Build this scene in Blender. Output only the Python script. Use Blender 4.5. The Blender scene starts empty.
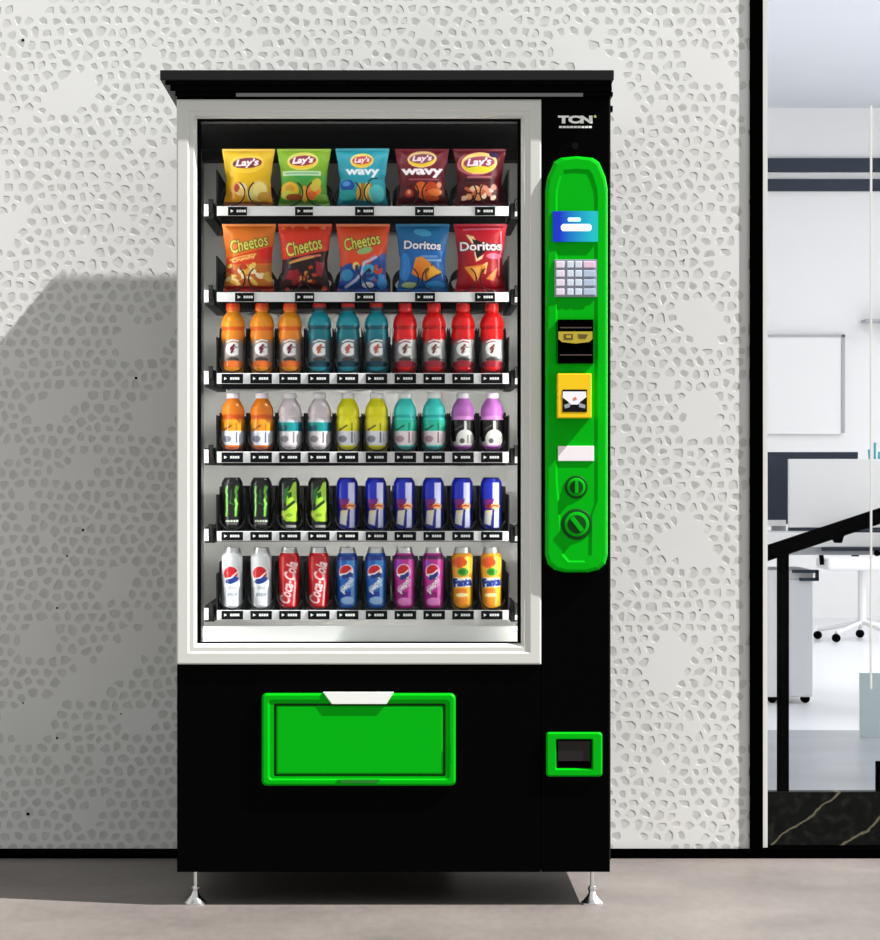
import bpy, bmesh, math, random
import numpy as np
from mathutils import Vector, Matrix

# ---------------------------------------------------------------- camera, sky, sun, exposure
scn = bpy.context.scene
COL = scn.collection
FP, DC, HC = 2944.0, 6.8, 1.007          # focal length in px, camera distance, camera height
cam_d = bpy.data.cameras.new('camera')
cam_d.sensor_fit = 'HORIZONTAL'; cam_d.sensor_width = 36.0
cam_d.lens = 36.0 * FP / 880.0
cam_d.clip_end = 100
cam = bpy.data.objects.new('camera', cam_d)
VX = 392.0; XC = (VX-440.0)*DC/FP       # the photograph is centred on the machine: vanishing point left of the middle
cam_d.shift_x = (440.0-VX)/880.0
cam.location = (XC, -DC, HC); cam.rotation_euler = (math.pi/2, 0, 0)
COL.objects.link(cam); scn.camera = cam

world = bpy.data.worlds.new('world'); scn.world = world; world.use_nodes = True
wb = world.node_tree.nodes['Background']
wb.inputs['Color'].default_value = (0.97, 1.0, 0.99, 1); wb.inputs['Strength'].default_value = 0.65

sun_d = bpy.data.lights.new('sun', 'SUN'); sun_d.energy = 8.6; sun_d.angle = math.radians(0.7)
sun_d.color = (1.0, 0.985, 0.96)
sun = bpy.data.objects.new('sun', sun_d); COL.objects.link(sun)
sun.rotation_euler = Vector((1.0, -0.292, 1.205)).to_track_quat('Z', 'Y').to_euler()
sun.location = (4, -3, 5)

def area(name, loc, size, size_y, energy, rot):
    d = bpy.data.lights.new(name, 'AREA'); d.shape = 'RECTANGLE'; d.size = size; d.size_y = size_y
    d.energy = energy; o = bpy.data.objects.new(name, d); o.location = loc; o.rotation_euler = rot
    COL.objects.link(o); return o
area('office_fill_top', (5.0, 7.0, 3.3), 2.2, 9.0, 205, (0, 0, 0))  # unseen fill light added overhead, out of view, to brighten the office
area('office_fill_side', (6.6, 5.0, 1.7), 2.4, 7.5, 195, (0, math.radians(90), 0))  # added fill light from the side; the office wall there has no window

vs = scn.view_settings
vs.view_transform = 'Standard'; vs.look = 'None'; vs.gamma = 1.0; vs.use_curve_mapping = False
vs.exposure = 0.0

# ---------------------------------------------------------------- helpers
random.seed(7); rng = np.random.RandomState(11)
def P(px, py, y=0.0):
    s = (DC + y)/FP
    return (XC+(px-VX)*s, y, HC-(py-470)*s)
def PX(px, y=0.0): return XC+(px-VX)*(DC+y)/FP
def PZ(py, y=0.0): return HC-(py-470)*(DC+y)/FP
def lin(c):
    out = []
    for v in c[:3]:
        v /= 255.0
        out.append(v/12.92 if v <= 0.04045 else ((v+0.055)/1.055)**2.4)
    return tuple(out)+(1.0,)
MATS = {}
def mat(name, rgb=(128,128,128), rough=0.5, metal=0.0, spec=0.5, coat=0.0, emit=None, estr=0.0, attr=None, linear=None):
    if name in MATS: return MATS[name]
    m = bpy.data.materials.new(name); m.use_nodes = True
    b = m.node_tree.nodes['Principled BSDF']
    b.inputs['Base Color'].default_value = linear if linear else lin(rgb)
    b.inputs['Roughness'].default_value = rough; b.inputs['Metallic'].default_value = metal
    b.inputs['Specular IOR Level'].default_value = spec
    b.inputs['Coat Weight'].default_value = coat; b.inputs['Coat Roughness'].default_value = 0.08
    if emit:
        b.inputs['Emission Color'].default_value = lin(emit); b.inputs['Emission Strength'].default_value = estr
    if attr:
        a = m.node_tree.nodes.new('ShaderNodeAttribute'); a.attribute_name = attr
        m.node_tree.links.new(a.outputs['Color'], b.inputs['Base Color'])
    MATS[name] = m; return m
def noise_mat(name, c1, c2, scale, rough=0.6, bump=0.0, spec=0.4, detail=6, metal=0.0):
    m = mat(name, c1, rough, metal, spec); nt = m.node_tree; b = nt.nodes['Principled BSDF']
    tc = nt.nodes.new('ShaderNodeTexCoord'); n = nt.nodes.new('ShaderNodeTexNoise')
    n.inputs['Scale'].default_value = scale; n.inputs['Detail'].default_value = detail
    r = nt.nodes.new('ShaderNodeValToRGB'); r.color_ramp.elements[0].position = .32; r.color_ramp.elements[1].position = .68
    r.color_ramp.elements[0].color = lin(c1); r.color_ramp.elements[1].color = lin(c2)
    nt.links.new(tc.outputs['Object'], n.inputs['Vector']); nt.links.new(n.outputs['Fac'], r.inputs['Fac'])
    nt.links.new(r.outputs['Color'], b.inputs['Base Color'])
    if bump:
        bp = nt.nodes.new('ShaderNodeBump'); bp.inputs['Strength'].default_value = bump; bp.inputs['Distance'].default_value = .003
        nt.links.new(n.outputs['Fac'], bp.inputs['Height']); nt.links.new(bp.outputs['Normal'], b.inputs['Normal'])
    return m

class G:
    """collects shapes into one mesh"""
    def __init__(s): s.v = []; s.f = []; s.m = []; s.mats = []; s.cur = 0
    def use(s, m):
        if m not in s.mats: s.mats.append(m)
        s.cur = s.mats.index(m); return s
    def add(s, vs_, fs):
        o = len(s.v); s.v += [tuple(p) for p in vs_]
        for f in fs: s.f.append(tuple(i+o for i in f)); s.m.append(s.cur)
        return s
    def box(s, x0, x1, y0, y1, z0, z1):
        if x0 > x1: x0, x1 = x1, x0
        if y0 > y1: y0, y1 = y1, y0
        if z0 > z1: z0, z1 = z1, z0
        return s.add([(x0,y0,z0),(x1,y0,z0),(x1,y1,z0),(x0,y1,z0),(x0,y0,z1),(x1,y0,z1),(x1,y1,z1),(x0,y1,z1)],
                     [(0,3,2,1),(4,5,6,7),(0,1,5,4),(1,2,6,5),(2,3,7,6),(3,0,4,7)])
    def pbox(s, px0, px1, py0, py1, ya, yb):     # extents given on the front face ya
        return s.box(PX(px0,ya), PX(px1,ya), ya, yb, PZ(py1,ya), PZ(py0,ya))
    def loops(s, ls, cap0=True, cap1=True):
        n = len(ls[0]); o = len(s.v)
        for l in ls: s.v += [tuple(p) for p in l]
        for k in range(len(ls)-1):
            for i in range(n):
                j = (i+1) % n
                s.f.append((o+k*n+i, o+k*n+j, o+(k+1)*n+j, o+(k+1)*n+i)); s.m.append(s.cur)
        if cap0: s.f.append(tuple(o+i for i in reversed(range(n)))); s.m.append(s.cur)
        if cap1: s.f.append(tuple(o+(len(ls)-1)*n+i for i in range(n))); s.m.append(s.cur)
        return s
    def lathe(s, prof, c=(0,0,0), n=32, cap0=True, cap1=True):
        return s.loops([[(c[0]+r*math.cos(2*math.pi*i/n), c[1]+r*math.sin(2*math.pi*i/n), c[2]+z) for i in range(n)] for r, z in prof], cap0, cap1)
    def ydisc(s, prof, c, n=32):                 # turned about the y axis, prof = (r, y)
        return s.loops([[(c[0]+r*math.cos(2*math.pi*i/n), c[1]+y, c[2]+r*math.sin(2*math.pi*i/n)) for i in range(n)] for r, y in prof])
    def tube(s, path, r, n=8):
        ls = []; pts = [Vector(p) for p in path]; ref = Vector((0.013,0.99,0.07)).normalized()
        for i, p in enumerate(pts):
            t = (pts[min(i+1,len(pts)-1)]-pts[max(i-1,0)]).normalized()
            a = t.cross(ref)
            if a.length < 1e-3: a = t.cross(Vector((1,0,0)))
            a.normalize(); b = t.cross(a)
            ls.append([tuple(p+(a*math.cos(2*math.pi*k/n)+b*math.sin(2*math.pi*k/n))*r) for k in range(n)])
        return s.loops(ls)
    def pprism(s, pts, ya, yb):                  # px outline extruded from ya to yb
        a = [P(x, y, ya) for x, y in pts]; b = [(q[0], yb, q[2]) for q in a]
        return s.loops([a, b])
    def build(s, name, m=None, parent=None, smooth=False, bevel=0, loc=None, seg=2):
        me = bpy.data.meshes.new(name); me.from_pydata(s.v, [], s.f)
        ms = s.mats if s.mats else [m]
        for k in ms: me.materials.append(k)
        if s.mats: me.polygons.foreach_set('material_index', s.m)
        bm = bmesh.new(); bm.from_mesh(me); bmesh.ops.recalc_face_normals(bm, faces=bm.faces); bm.to_mesh(me); bm.free()
        if smooth:
            me.polygons.foreach_set('use_smooth', [True]*len(me.polygons)); me.set_sharp_from_angle(angle=math.radians(40))
        o = bpy.data.objects.new(name, me); COL.objects.link(o)
        if parent: o.parent = parent
        if loc is not None: o.location = loc
        elif parent: o.location = -world_loc(parent)
        if bevel:
            b = o.modifiers.new('bevel', 'BEVEL'); b.width = bevel; b.segments = seg; b.limit_method = 'ANGLE'; b.angle_limit = math.radians(40)
        return o
def world_loc(o):
    l = Vector(o.location)
    while o.parent: o = o.parent; l = l+Vector(o.location)
    return l
def empty(name, loc):
    o = bpy.data.objects.new(name, None); o.location = loc; o.empty_display_size = .1; COL.objects.link(o); return o
def tag(o, label, cat, group=None):
    o['label'] = label; o['category'] = cat
    if group: o['group'] = group
    return o
def struct(o): o['kind'] = 'structure'; return o
def copy_tree(o, parent=None):
    c = o.copy(); COL.objects.link(c)
    if parent: c.parent = parent
    for ch in list(o.children): copy_tree(ch, c)
    return c

# text -> triangles (unit box), used both as raised lettering and for printing on packs
TXT = {}
def text_tris(s, bold=0.02, shear=0.0):
    k = (s, bold, shear)
    if k in TXT: return TXT[k]
    cu = bpy.data.curves.new('lettering', 'FONT'); cu.body = s; cu.offset = bold; cu.shear = shear; cu.resolution_u = 4
    ob = bpy.data.objects.new('lettering', cu); COL.objects.link(ob)
    bpy.context.view_layer.update()
    me = bpy.data.meshes.new_from_object(ob.evaluated_get(bpy.context.evaluated_depsgraph_get()))
    me.calc_loop_triangles()
    v = np.array([p.co[:2] for p in me.vertices]); t = np.array([x.vertices[:] for x in me.loop_triangles])
    bpy.data.objects.remove(ob); bpy.data.curves.remove(cu); bpy.data.meshes.remove(me)
    lo, hi = v.min(0), v.max(0); v = (v-(lo+hi)/2)/(hi-lo)
    TXT[k] = (v, t); return TXT[k]
def text_mesh(g, s, px0, px1, py0, py1, y, th=.001, bold=.02, shear=0):
    v, t = text_tris(s, bold, shear)
    a = [P((px0+px1)/2+p[0]*(px1-px0), (py0+py1)/2-p[1]*(py1-py0), y) for p in v]
    g.add(a, [tuple(q) for q in t])

class Canvas:
    """a printed pack design in the px of the pack's own box"""
    def __init__(s, w, h, bg, S=4):
        s.w, s.h, s.S = w, h, S
        s.a = np.zeros((int(h*S), int(w*S), 3), np.float32); s.a[:] = bg
        yy, xx = np.mgrid[0:s.a.shape[0], 0:s.a.shape[1]]
        s.x = (xx+.5)/S; s.y = (yy+.5)/S
    def put(s, m, c, k=1.0):
        s.a[m] = s.a[m]*(1-k)+np.array(c, np.float32)*k; return s
    def rect(s, x0, x1, y0, y1, c, k=1): return s.put((s.x>=x0)&(s.x<x1)&(s.y>=y0)&(s.y<y1), c, k)
    def grad(s, y0, y1, c0, c1):
        t = np.clip((s.y-y0)/(y1-y0), 0, 1)[..., None]; m = (s.y>=y0)&(s.y<y1)
        s.a[m] = (np.array(c0)*(1-t)+np.array(c1)*t)[m]; return s
    def ell(s, cx, cy, rx, ry, c, rot=0, k=1, ring=None, half=None):
        r = math.radians(rot); dx, dy = s.x-cx, s.y-cy
        u = (dx*math.cos(r)-dy*math.sin(r))/rx; v = (dx*math.sin(r)+dy*math.cos(r))/ry
        d = u*u+v*v; m = d <= 1
        if ring: m &= d >= ring*ring
        if half == 'top': m &= v < -.12
        if half == 'bottom': m &= v > .3
        return s.put(m, c, k)
    def poly(s, pts, c, k=1):
        m = np.zeros(s.x.shape, bool); n = len(pts)
        for i in range(n):
            (x0, y0), (x1, y1) = pts[i], pts[(i+1) % n]
            if y0 == y1: continue
            cr = (s.y >= min(y0,y1)) & (s.y < max(y0,y1)) & (s.x < x0+(s.y-y0)*(x1-x0)/(y1-y0))
            m ^= cr
        return s.put(m, c, k)
    def line(s, pts, w, c, k=1):
        m = np.zeros(s.x.shape, bool)
        for (x0, y0), (x1, y1) in zip(pts[:-1], pts[1:]):
            L = (x1-x0)**2+(y1-y0)**2+1e-9; t = np.clip(((s.x-x0)*(x1-x0)+(s.y-y0)*(y1-y0))/L, 0, 1)
            m |= (s.x-x0-t*(x1-x0))**2+(s.y-y0-t*(y1-y0))**2 <= w*w/4
        return s.put(m, c, k)
    def text(s, st, cx, cy, w, h, c, rot=0, bold=.03, shear=0, out=None, ow=.6):
        v, t = text_tris(st, bold, shear); r = math.radians(rot)
        X = v[:,0]*w; Y = -v[:,1]*h
        px = cx+X*math.cos(r)+Y*math.sin(r); py = cy-X*math.sin(r)+Y*math.cos(r)
        m = np.zeros(s.x.shape, bool)
        for a, b, d in t:
            x = px[[a,b,d]]; y = py[[a,b,d]]
            i0, i1 = max(int(y.min()*s.S)-1,0), min(int(y.max()*s.S)+2, m.shape[0]); j0, j1 = max(int(x.min()*s.S)-1,0), min(int(x.max()*s.S)+2, m.shape[1])
            if i0 >= i1 or j0 >= j1: continue
            gx, gy = s.x[i0:i1,j0:j1], s.y[i0:i1,j0:j1]
            e = [(x[(k+1)%3]-x[k])*(gy-y[k])-(y[(k+1)%3]-y[k])*(gx-x[k]) for k in range(3)]
            m[i0:i1,j0:j1] |= ((e[0]>=0)&(e[1]>=0)&(e[2]>=0))|((e[0]<=0)&(e[1]<=0)&(e[2]<=0))
        if out is not None:
            q = int(ow*s.S); mo = np.zeros_like(m)
            for dy in range(-q, q+1):
                for dx in range(-q, q+1):
                    if dx*dx+dy*dy <= q*q+1: mo |= np.roll(np.roll(m, dy, 0), dx, 1)
            s.put(mo, out)
        return s.put(m, c)
    def blobs(s, x0, x1, y0, y1, cols, n, r0, r1, seed):
        rr = random.Random(seed)
        for i in range(n):
            s.ell(rr.uniform(x0,x1), rr.uniform(y0,y1), rr.uniform(r0,r1), rr.uniform(r0,r1)*.7, rr.choice(cols), rr.uniform(-60,60))
        return s
    def sample(s, X, Y):
        a = s.a; p = np.pad(a, ((1,1),(1,1),(0,0)), 'edge'); b = sum(p[i:i+a.shape[0], j:j+a.shape[1]] for i in range(3) for j in range(3))/9
        i = np.clip((Y*s.S).astype(int), 0, a.shape[0]-1); j = np.clip((X*s.S).astype(int), 0, a.shape[1]-1)
        c = b[i, j]/255.0
        c = np.where(c <= .04045, c/12.92, ((c+.055)/1.055)**2.4)
        return c
def painted(name, V, F, cols, m, smooth=True):
    me = bpy.data.meshes.new(name); me.from_pydata(V.tolist(), [], F)
    at = me.color_attributes.new('paint', 'FLOAT_COLOR', 'POINT')
    at.data.foreach_set('color', np.concatenate([cols, np.ones((len(V),1))], 1).astype(np.float32).ravel())
    me.materials.append(m)
    me.polygons.foreach_set('use_smooth', [smooth]*len(me.polygons))
    o = bpy.data.objects.new(name, me); COL.objects.link(o); return o

# ---------------------------------------------------------------- materials
M = dict(
 black = mat('machine_black', (3,3,3), .35, 0, .02),
 black_edge = mat('canopy_black', (30,30,31), .45, 0, .12),
 white = mat('frame_white', (208,209,204), .4, 0, .3),
 green = mat('panel_green', (0,172,16), .45, 0, .06),
 gdark = mat('groove_green', (0,70,8), .5, 0, .2),
 liner = mat('liner_grey', (208,209,207), .75, 0, .1),
 duct = mat('duct_black', (24,24,26), .5, 0, .1),
 rib = mat('duct_rib', (60,60,62), .5, 0, .2),
 rail = mat('rail_white', (225,226,228), .4, 0, .3),
 traymet = mat('tray_dark', (26,26,28), .5, 0, .2),
 coil = mat('coil_wire', (34,34,36), .3, .4, .4),
 tagb = mat('tag_black', (10,11,14), .4, 0, .1),
 tagw = mat('tag_print_white', (225,228,228), .6, 0, .2),
 chrome = mat('foot_chrome', (225,225,225), .22, 1.0, .5),
 paint_bag = mat('foil_print', rough=.38, spec=.3, coat=.08, attr='paint'),
 paint_can = mat('can_print', rough=.3, spec=.3, coat=.35, attr='paint'),
 paint_bot = mat('bottle_print', rough=.3, spec=.25, coat=.3, attr='paint'),
 alu = mat('can_aluminium', (215,216,216), .3, .75, .5),
 darkalu = mat('can_dark_top', (40,42,50), .35, .5, .5),
 postblack = mat('partition_black', (2,2,2), .6, 0, .0),
 tray_fill = mat('tray_fill_glow', (255,255,255), .5, emit=(255,252,246), estr=34.0),
 tray_fill_dim = mat('tray_fill_glow_dim', (255,255,255), .5, emit=(255,252,246), estr=8.0),
 tray_fill_mid = mat('tray_fill_glow_mid', (255,255,255), .5, emit=(255,252,246), estr=22.0),
 led_left = mat('strip_light_soft', (255,255,255), .5, emit=(255,252,246), estr=17.0),
 led = mat('strip_light', (255,255,255), .5, emit=(255,252,246), estr=24.0),
 officewhite = mat('office_white', (237,236,235), .5, 0, .3),
 slate = mat('slate_dark', (50,58,70), .5, 0, .2),
 deskgrey = mat('desk_grey', (172,174,178), .35, 0, .3),
)

# ---------------------------------------------------------------- structure: floor, wall, partition, office shell
WY = .84                                       # wall plane
g = G(); g.box(-4, 5.5, -7.5, WY+.1, -.1, 0)
fm = noise_mat('floor_concrete', (118,110,106), (142,134,129), 2.2, .45, .12, .35, 9)
nt = fm.node_tree; n2 = nt.nodes.new('ShaderNodeTexNoise'); n2.inputs['Scale'].default_value = 45; n2.inputs['Detail'].default_value = 8
mx = nt.nodes.new('ShaderNodeMixRGB'); mx.blend_type = 'MULTIPLY'; mx.inputs['Fac'].default_value = .35
tc = [n for n in nt.nodes if n.type == 'TEX_COORD'][0]; rp = [n for n in nt.nodes if n.type == 'VALTORGB'][0]
mp = nt.nodes.new('ShaderNodeMapping'); mp.inputs['Scale'].default_value = (1, .35, 1)
nt.links.new(tc.outputs['Object'], mp.inputs['Vector']); nt.links.new(mp.outputs['Vector'], n2.inputs['Vector'])
nt.links.new(rp.outputs['Color'], mx.inputs['Color1']); nt.links.new(n2.outputs['Fac'], mx.inputs['Color2'])
nt.links.new(mx.outputs['Color'], nt.nodes['Principled BSDF'].inputs['Base Color'])
struct(g.build('floor', fm))

wall_m = noise_mat('wall_plaster', (224,224,222), (231,231,230), 3.0, .75, 0, .2, 3)
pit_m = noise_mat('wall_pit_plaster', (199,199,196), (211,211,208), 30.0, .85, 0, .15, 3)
speck_m = mat('wall_speck_hole', (12,12,12), .9, 0, .05)

def build_wall():
    """plaster wall pressed with clusters of irregular pebble-shaped dents, real relief plus a darker colour in the dents"""
    X0, X1, Z0, Z1 = -1.9, PX(750, WY), 0.0, 2.36
    pitch = .0325; rowh = pitch*.88
    nx, nz = int((X1-X0)/pitch)+5, int((Z1-Z0)/rowh)+5
    seeds = np.zeros((nz, nx, 2))
    for j in range(nz):
        for i in range(nx):
            seeds[j,i] = (X0-.06+(i+.5*(j%2))*pitch+rng.uniform(-.34,.34)*pitch, Z0-.06+j*rowh+rng.uniform(-.34,.34)*rowh)
    ph = [(rng.uniform(-1,1)*38, rng.uniform(-1,1)*38, rng.uniform(0,6.28), 1) for _ in range(14)]
    def field(x, z): return sum(math.sin(a*x+b*z+p) for a, b, p, _ in ph)/math.sqrt(7)
    V = []; F = []; MI = []
    def clipbox(poly, axis, val, keep_less):
        out = []
        for i in range(len(poly)):
            a, b = poly[i], poly[(i+1) % len(poly)]
            ia = (a[axis] <= val) if keep_less else (a[axis] >= val); ib = (b[axis] <= val) if keep_less else (b[axis] >= val)
            if ia: out.append(a)
            if ia != ib:
                t = (val-a[axis])/(b[axis]-a[axis]); out.append((a[0]+t*(b[0]-a[0]), a[1]+t*(b[1]-a[1])))
        return out
    for j in range(2, nz-2):
        for i in range(2, nx-2):
            s = seeds[j,i]; q = [(s[0]-.06,s[1]-.06),(s[0]+.06,s[1]-.06),(s[0]+.06,s[1]+.06),(s[0]-.06,s[1]+.06)]
            for dj in (-2,-1,0,1,2):
                for di in (-2,-1,0,1,2):
                    if dj == 0 and di == 0: continue
                    o = seeds[j+dj, i+di]; mx_, mz_ = (s[0]+o[0])/2, (s[1]+o[1])/2; nx_, nz_ = o[0]-s[0], o[1]-s[1]
                    out = []
                    for k in range(len(q)):
                        a, b = q[k], q[(k+1) % len(q)]
                        da = (a[0]-mx_)*nx_+(a[1]-mz_)*nz_; db = (b[0]-mx_)*nx_+(b[1]-mz_)*nz_
                        if da <= 0: out.append(a)
                        if (da < 0 < db) or (db < 0 < da):
                            t = da/(da-db); out.append((a[0]+t*(b[0]-a[0]), a[1]+t*(b[1]-a[1])))
                    q = out
                    if not q: break
                if not q: break
            if len(q) < 3: continue
            inside = all(X0 <= p[0] <= X1 and Z0 <= p[1] <= Z1 for p in q)
            if not inside:
                for ax, val, kl in ((0,X0,False),(0,X1,True),(1,Z0,False),(1,Z1,True)):
                    if q: q = clipbox(q, ax, val, kl)
                if len(q) < 3: continue
            blank = field(s[0], s[1]) > 1.2 or rng.rand() < .02
            if blank or not inside:
                o = len(V); V += [(p[0], WY, p[1]) for p in q]; F.append(tuple(range(o, o+len(q)))); MI.append(0); continue
            n = len(q); cx = sum(p[0] for p in q)/n; cz = sum(p[1] for p in q)/n
            bd = []
            for k in range(n):
                a, b = q[k], q[(k+1) % n]; bd += [a, ((a[0]+b[0])/2, (a[1]+b[1])/2)]
            sh = rng.uniform(.60,.74)
            rim = []
            for k in range(2*n):
                p = bd[k]
                if k % 2 == 0:
                    a, b = bd[k-1], bd[(k+1) % (2*n)]; p = (p[0]*.7+(a[0]+b[0])*.15, p[1]*.7+(a[1]+b[1])*.15)
                jt = sh*rng.uniform(.94,1.05)
                rim.append((cx+(p[0]-cx)*jt, cz+(p[1]-cz)*jt))
            dep = rng.uniform(.00025,.0006); tx, tz = rng.uniform(-.03,.03), rng.uniform(-.03,.03)
            o = len(V); N = 2*n
            V += [(p[0], WY, p[1]) for p in bd]; V += [(p[0], WY, p[1]) for p in rim]
            for f_, d_ in ((.80,.6),(.55,1.0)):
                V += [(cx+(p[0]-cx)*f_, WY+dep*d_+(p[0]-cx)*tx+(p[1]-cz)*tz, cz+(p[1]-cz)*f_) for p in rim]
            V.append((cx, WY+dep*.9, cz))
            for k in range(N):
                l = (k+1) % N
                F.append((o+k, o+l, o+N+l, o+N+k)); MI.append(0)
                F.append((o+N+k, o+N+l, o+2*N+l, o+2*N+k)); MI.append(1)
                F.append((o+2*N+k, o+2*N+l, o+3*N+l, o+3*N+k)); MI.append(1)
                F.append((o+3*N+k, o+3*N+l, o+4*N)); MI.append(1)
    # small pin holes
    for px, py, r in ((23,40,1.6),(83,530,1.4),(136,378,1.5),(57,608,1.2),(67,556,1.1),(57,738,1.3),(121,714,.9),(28,814,1.7),(23,703,1.0),(684,260,.9),(700,610,.9)):
        x, _, z = P(px, py, WY); r *= .0025; o = len(V)
        V += [(x+r*math.cos(a*math.pi/4)*(1+.3*math.sin(3*a)), WY-.0004, z+r*math.sin(a*math.pi/4)) for a in range(8)]
        F.append(tuple(range(o, o+8))); MI.append(2)
    # plain wall: body behind, upper band
    gg = G(); gg.box(X0-2, X0, WY, WY+.1, 0, 3.5); gg.box(X0, X1, WY, WY+.1, Z1, 3.5); gg.box(X0, X1, WY+.02, WY+.1, 0, Z1); gg.box(X1-.02, X1, WY+.004, WY+.1, 0, Z1)
    o = len(V); V += gg.v; F += [tuple(i+o for i in f) for f in gg.f]; MI += [0]*len(gg.f)
    me = bpy.data.meshes.new('wall_back'); me.from_pydata(V, [], F)
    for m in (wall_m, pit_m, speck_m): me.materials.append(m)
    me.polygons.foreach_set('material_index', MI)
    # orient front faces towards -y
    bm = bmesh.new(); bm.from_mesh(me); bm.normal_update()
    fl = [f for f in bm.faces if f.normal.y > .5 and abs(f.calc_center_median().y-WY) < .0035]
    bmesh.ops.reverse_faces(bm, faces=fl); bm.to_mesh(me); bm.free()
    ob = bpy.data.objects.new('wall_back', me); COL.objects.link(ob); return struct(ob)
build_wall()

struct(G().box(-3.9, PX(763,WY), WY-.010, WY, 0, PZ(849,WY-.01)).build('baseboard_back', M['postblack'], bevel=.001))
struct(G().box(PX(763,WY), 3.2, WY-.010, WY+.08, 0, PZ(849.5,WY-.01)).build('trim_1', M['postblack']))        # bottom rail of the partition
struct(G().box(PX(750,WY-.008), PX(763,WY-.008), WY-.008, WY+.1, PZ(849,WY-.01), 3.5).build('trim_2', M['postblack']))   # upright of the partition
gw = G(); yq = WY+.03
gw.box(PX(763,WY), PX(767.6,yq), yq, yq+.05, PZ(849.5,WY), 3.5); gw.box(PX(767.6,yq), 3.2, yq, yq+.05, PZ(850,WY), PZ(850.2,yq)+.002)
struct(gw.build('window_frame', M['officewhite'])).name = 'trim_3'
gl = bpy.data.materials.new('clear_glass'); gl.use_nodes = True; nt = gl.node_tree; nt.nodes.clear()
out = nt.nodes.new('ShaderNodeOutputMaterial'); tr = nt.nodes.new('ShaderNodeBsdfTransparent'); gs = nt.nodes.new('ShaderNodeBsdfGlossy'); mxs = nt.nodes.new('ShaderNodeMixShader')
tr.inputs['Color'].default_value = (.985,.99,.99,1); gs.inputs['Roughness'].default_value = .02; mxs.inputs['Fac'].default_value = .003
nt.links.new(tr.outputs[0], mxs.inputs[1]); nt.links.new(gs.outputs[0], mxs.inputs[2]); nt.links.new(mxs.outputs[0], out.inputs['Surface'])
struct(G().box(PX(767.6,yq), 3.2, yq+.02, yq+.026, PZ(850,WY), 3.5).build('window_1', gl))
struct(G().box(PX(870.4,yq+.01), PX(872.2,yq+.01), yq+.008, yq+.0195, PZ(690,WY), PZ(105,yq)).build('trim_4', M['officewhite']))

# office beyond the glass
OY = 13.2; OX0, OX1 = -1.0, 7.0; OZ = PZ(108, OY)
struct(G().box(OX0, OX1, WY+.1, P(0,730,4.6)[1], -.1, 0).build('floor_landing', noise_mat('landing_tile', (150,153,158), (168,171,176), 3, .3, 0, .4, 3))).name = 'floor.001'
struct(G().box(OX0, OX1, 4.6, OY, -.1, 0).build('floor.002', mat('office_floor_white', (236,237,240), .3, 0, .35)))
struct(G().box(OX0, OX1, OY, OY+.1, 0, OZ+.1).build('wall_office_back', M['officewhite']))
struct(G().box(OX0-.1, OX0, WY+.1, OY, 0, OZ+.1).build('wall_office_left', M['officewhite']))
struct(G().box(OX1, OX1+.1, WY+.1, OY, 0, OZ+.1).build('wall_office_right', M['officewhite']))
struct(G().box(OX0, OX1, WY+.1, OY, OZ, OZ+.1).build('ceiling_office', mat('office_ceiling', (226,229,235), .7, 0, .2)))
struct(G().box(3.2, OX1, WY, WY+.1, 0, 3.5).build('wall_front_right', wall_m))
marble = noise_mat('dark_marble', (5,5,5), (44,46,34), 42, .5, 0, .1, 8)
nt = marble.node_tree; wv = nt.nodes.new('ShaderNodeTexWave'); wv.inputs['Scale'].default_value = 2.6; wv.inputs['Distortion'].default_value = 2.2; wv.inputs['Detail'].default_value = 5; wv.inputs['Detail Scale'].default_value = 3.0
mp = nt.nodes.new('ShaderNodeMapping'); mp.inputs['Rotation'].default_value = (0, math.radians(-52), 0)
rr = nt.nodes.new('ShaderNodeValToRGB'); rr.color_ramp.elements[0].position = .99; rr.color_ramp.elements[1].position = 1.0; rr.color_ramp.elements[0].color = (0,0,0,1); rr.color_ramp.elements[1].color = (.16,.14,.09,1)
ad = nt.nodes.new('ShaderNodeMixRGB'); ad.blend_type = 'ADD'; ad.inputs['Fac'].default_value = 1
tcn = [n for n in nt.nodes if n.type == 'TEX_COORD'][0]; rp = [n for n in nt.nodes if n.type == 'VALTORGB' and n != rr][0]; rp.color_ramp.elements[0].position = .5; rp.color_ramp.elements[1].position = .8
nt.links.new(tcn.outputs['Object'], mp.inputs['Vector']); nt.links.new(mp.outputs['Vector'], wv.inputs['Vector']); nt.links.new(wv.outputs['Fac'], rr.inputs['Fac'])
nt.links.new(rp.outputs['Color'], ad.inputs['Color1']); nt.links.new(rr.outputs['Color'], ad.inputs['Color2']); nt.links.new(ad.outputs['Color'], nt.nodes['Principled BSDF'].inputs['Base Color'])
CY = 1.0
struct(G().box(PX(764,CY), 3.2, CY, CY+.045, 0, PZ(792,CY)).build('trim_marble', marble)).name = 'trim_5'
struct(G().box(PX(700,OY), OX1, OY-.03, OY, PZ(172,OY-.03), PZ(158,OY-.03)).build('trim_6', M['slate']))
struct(G().box(PX(700,OY), OX1, OY-.03, OY, PZ(191,OY-.03), PZ(179,OY-.03)).build('trim_7', M['slate']))

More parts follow.
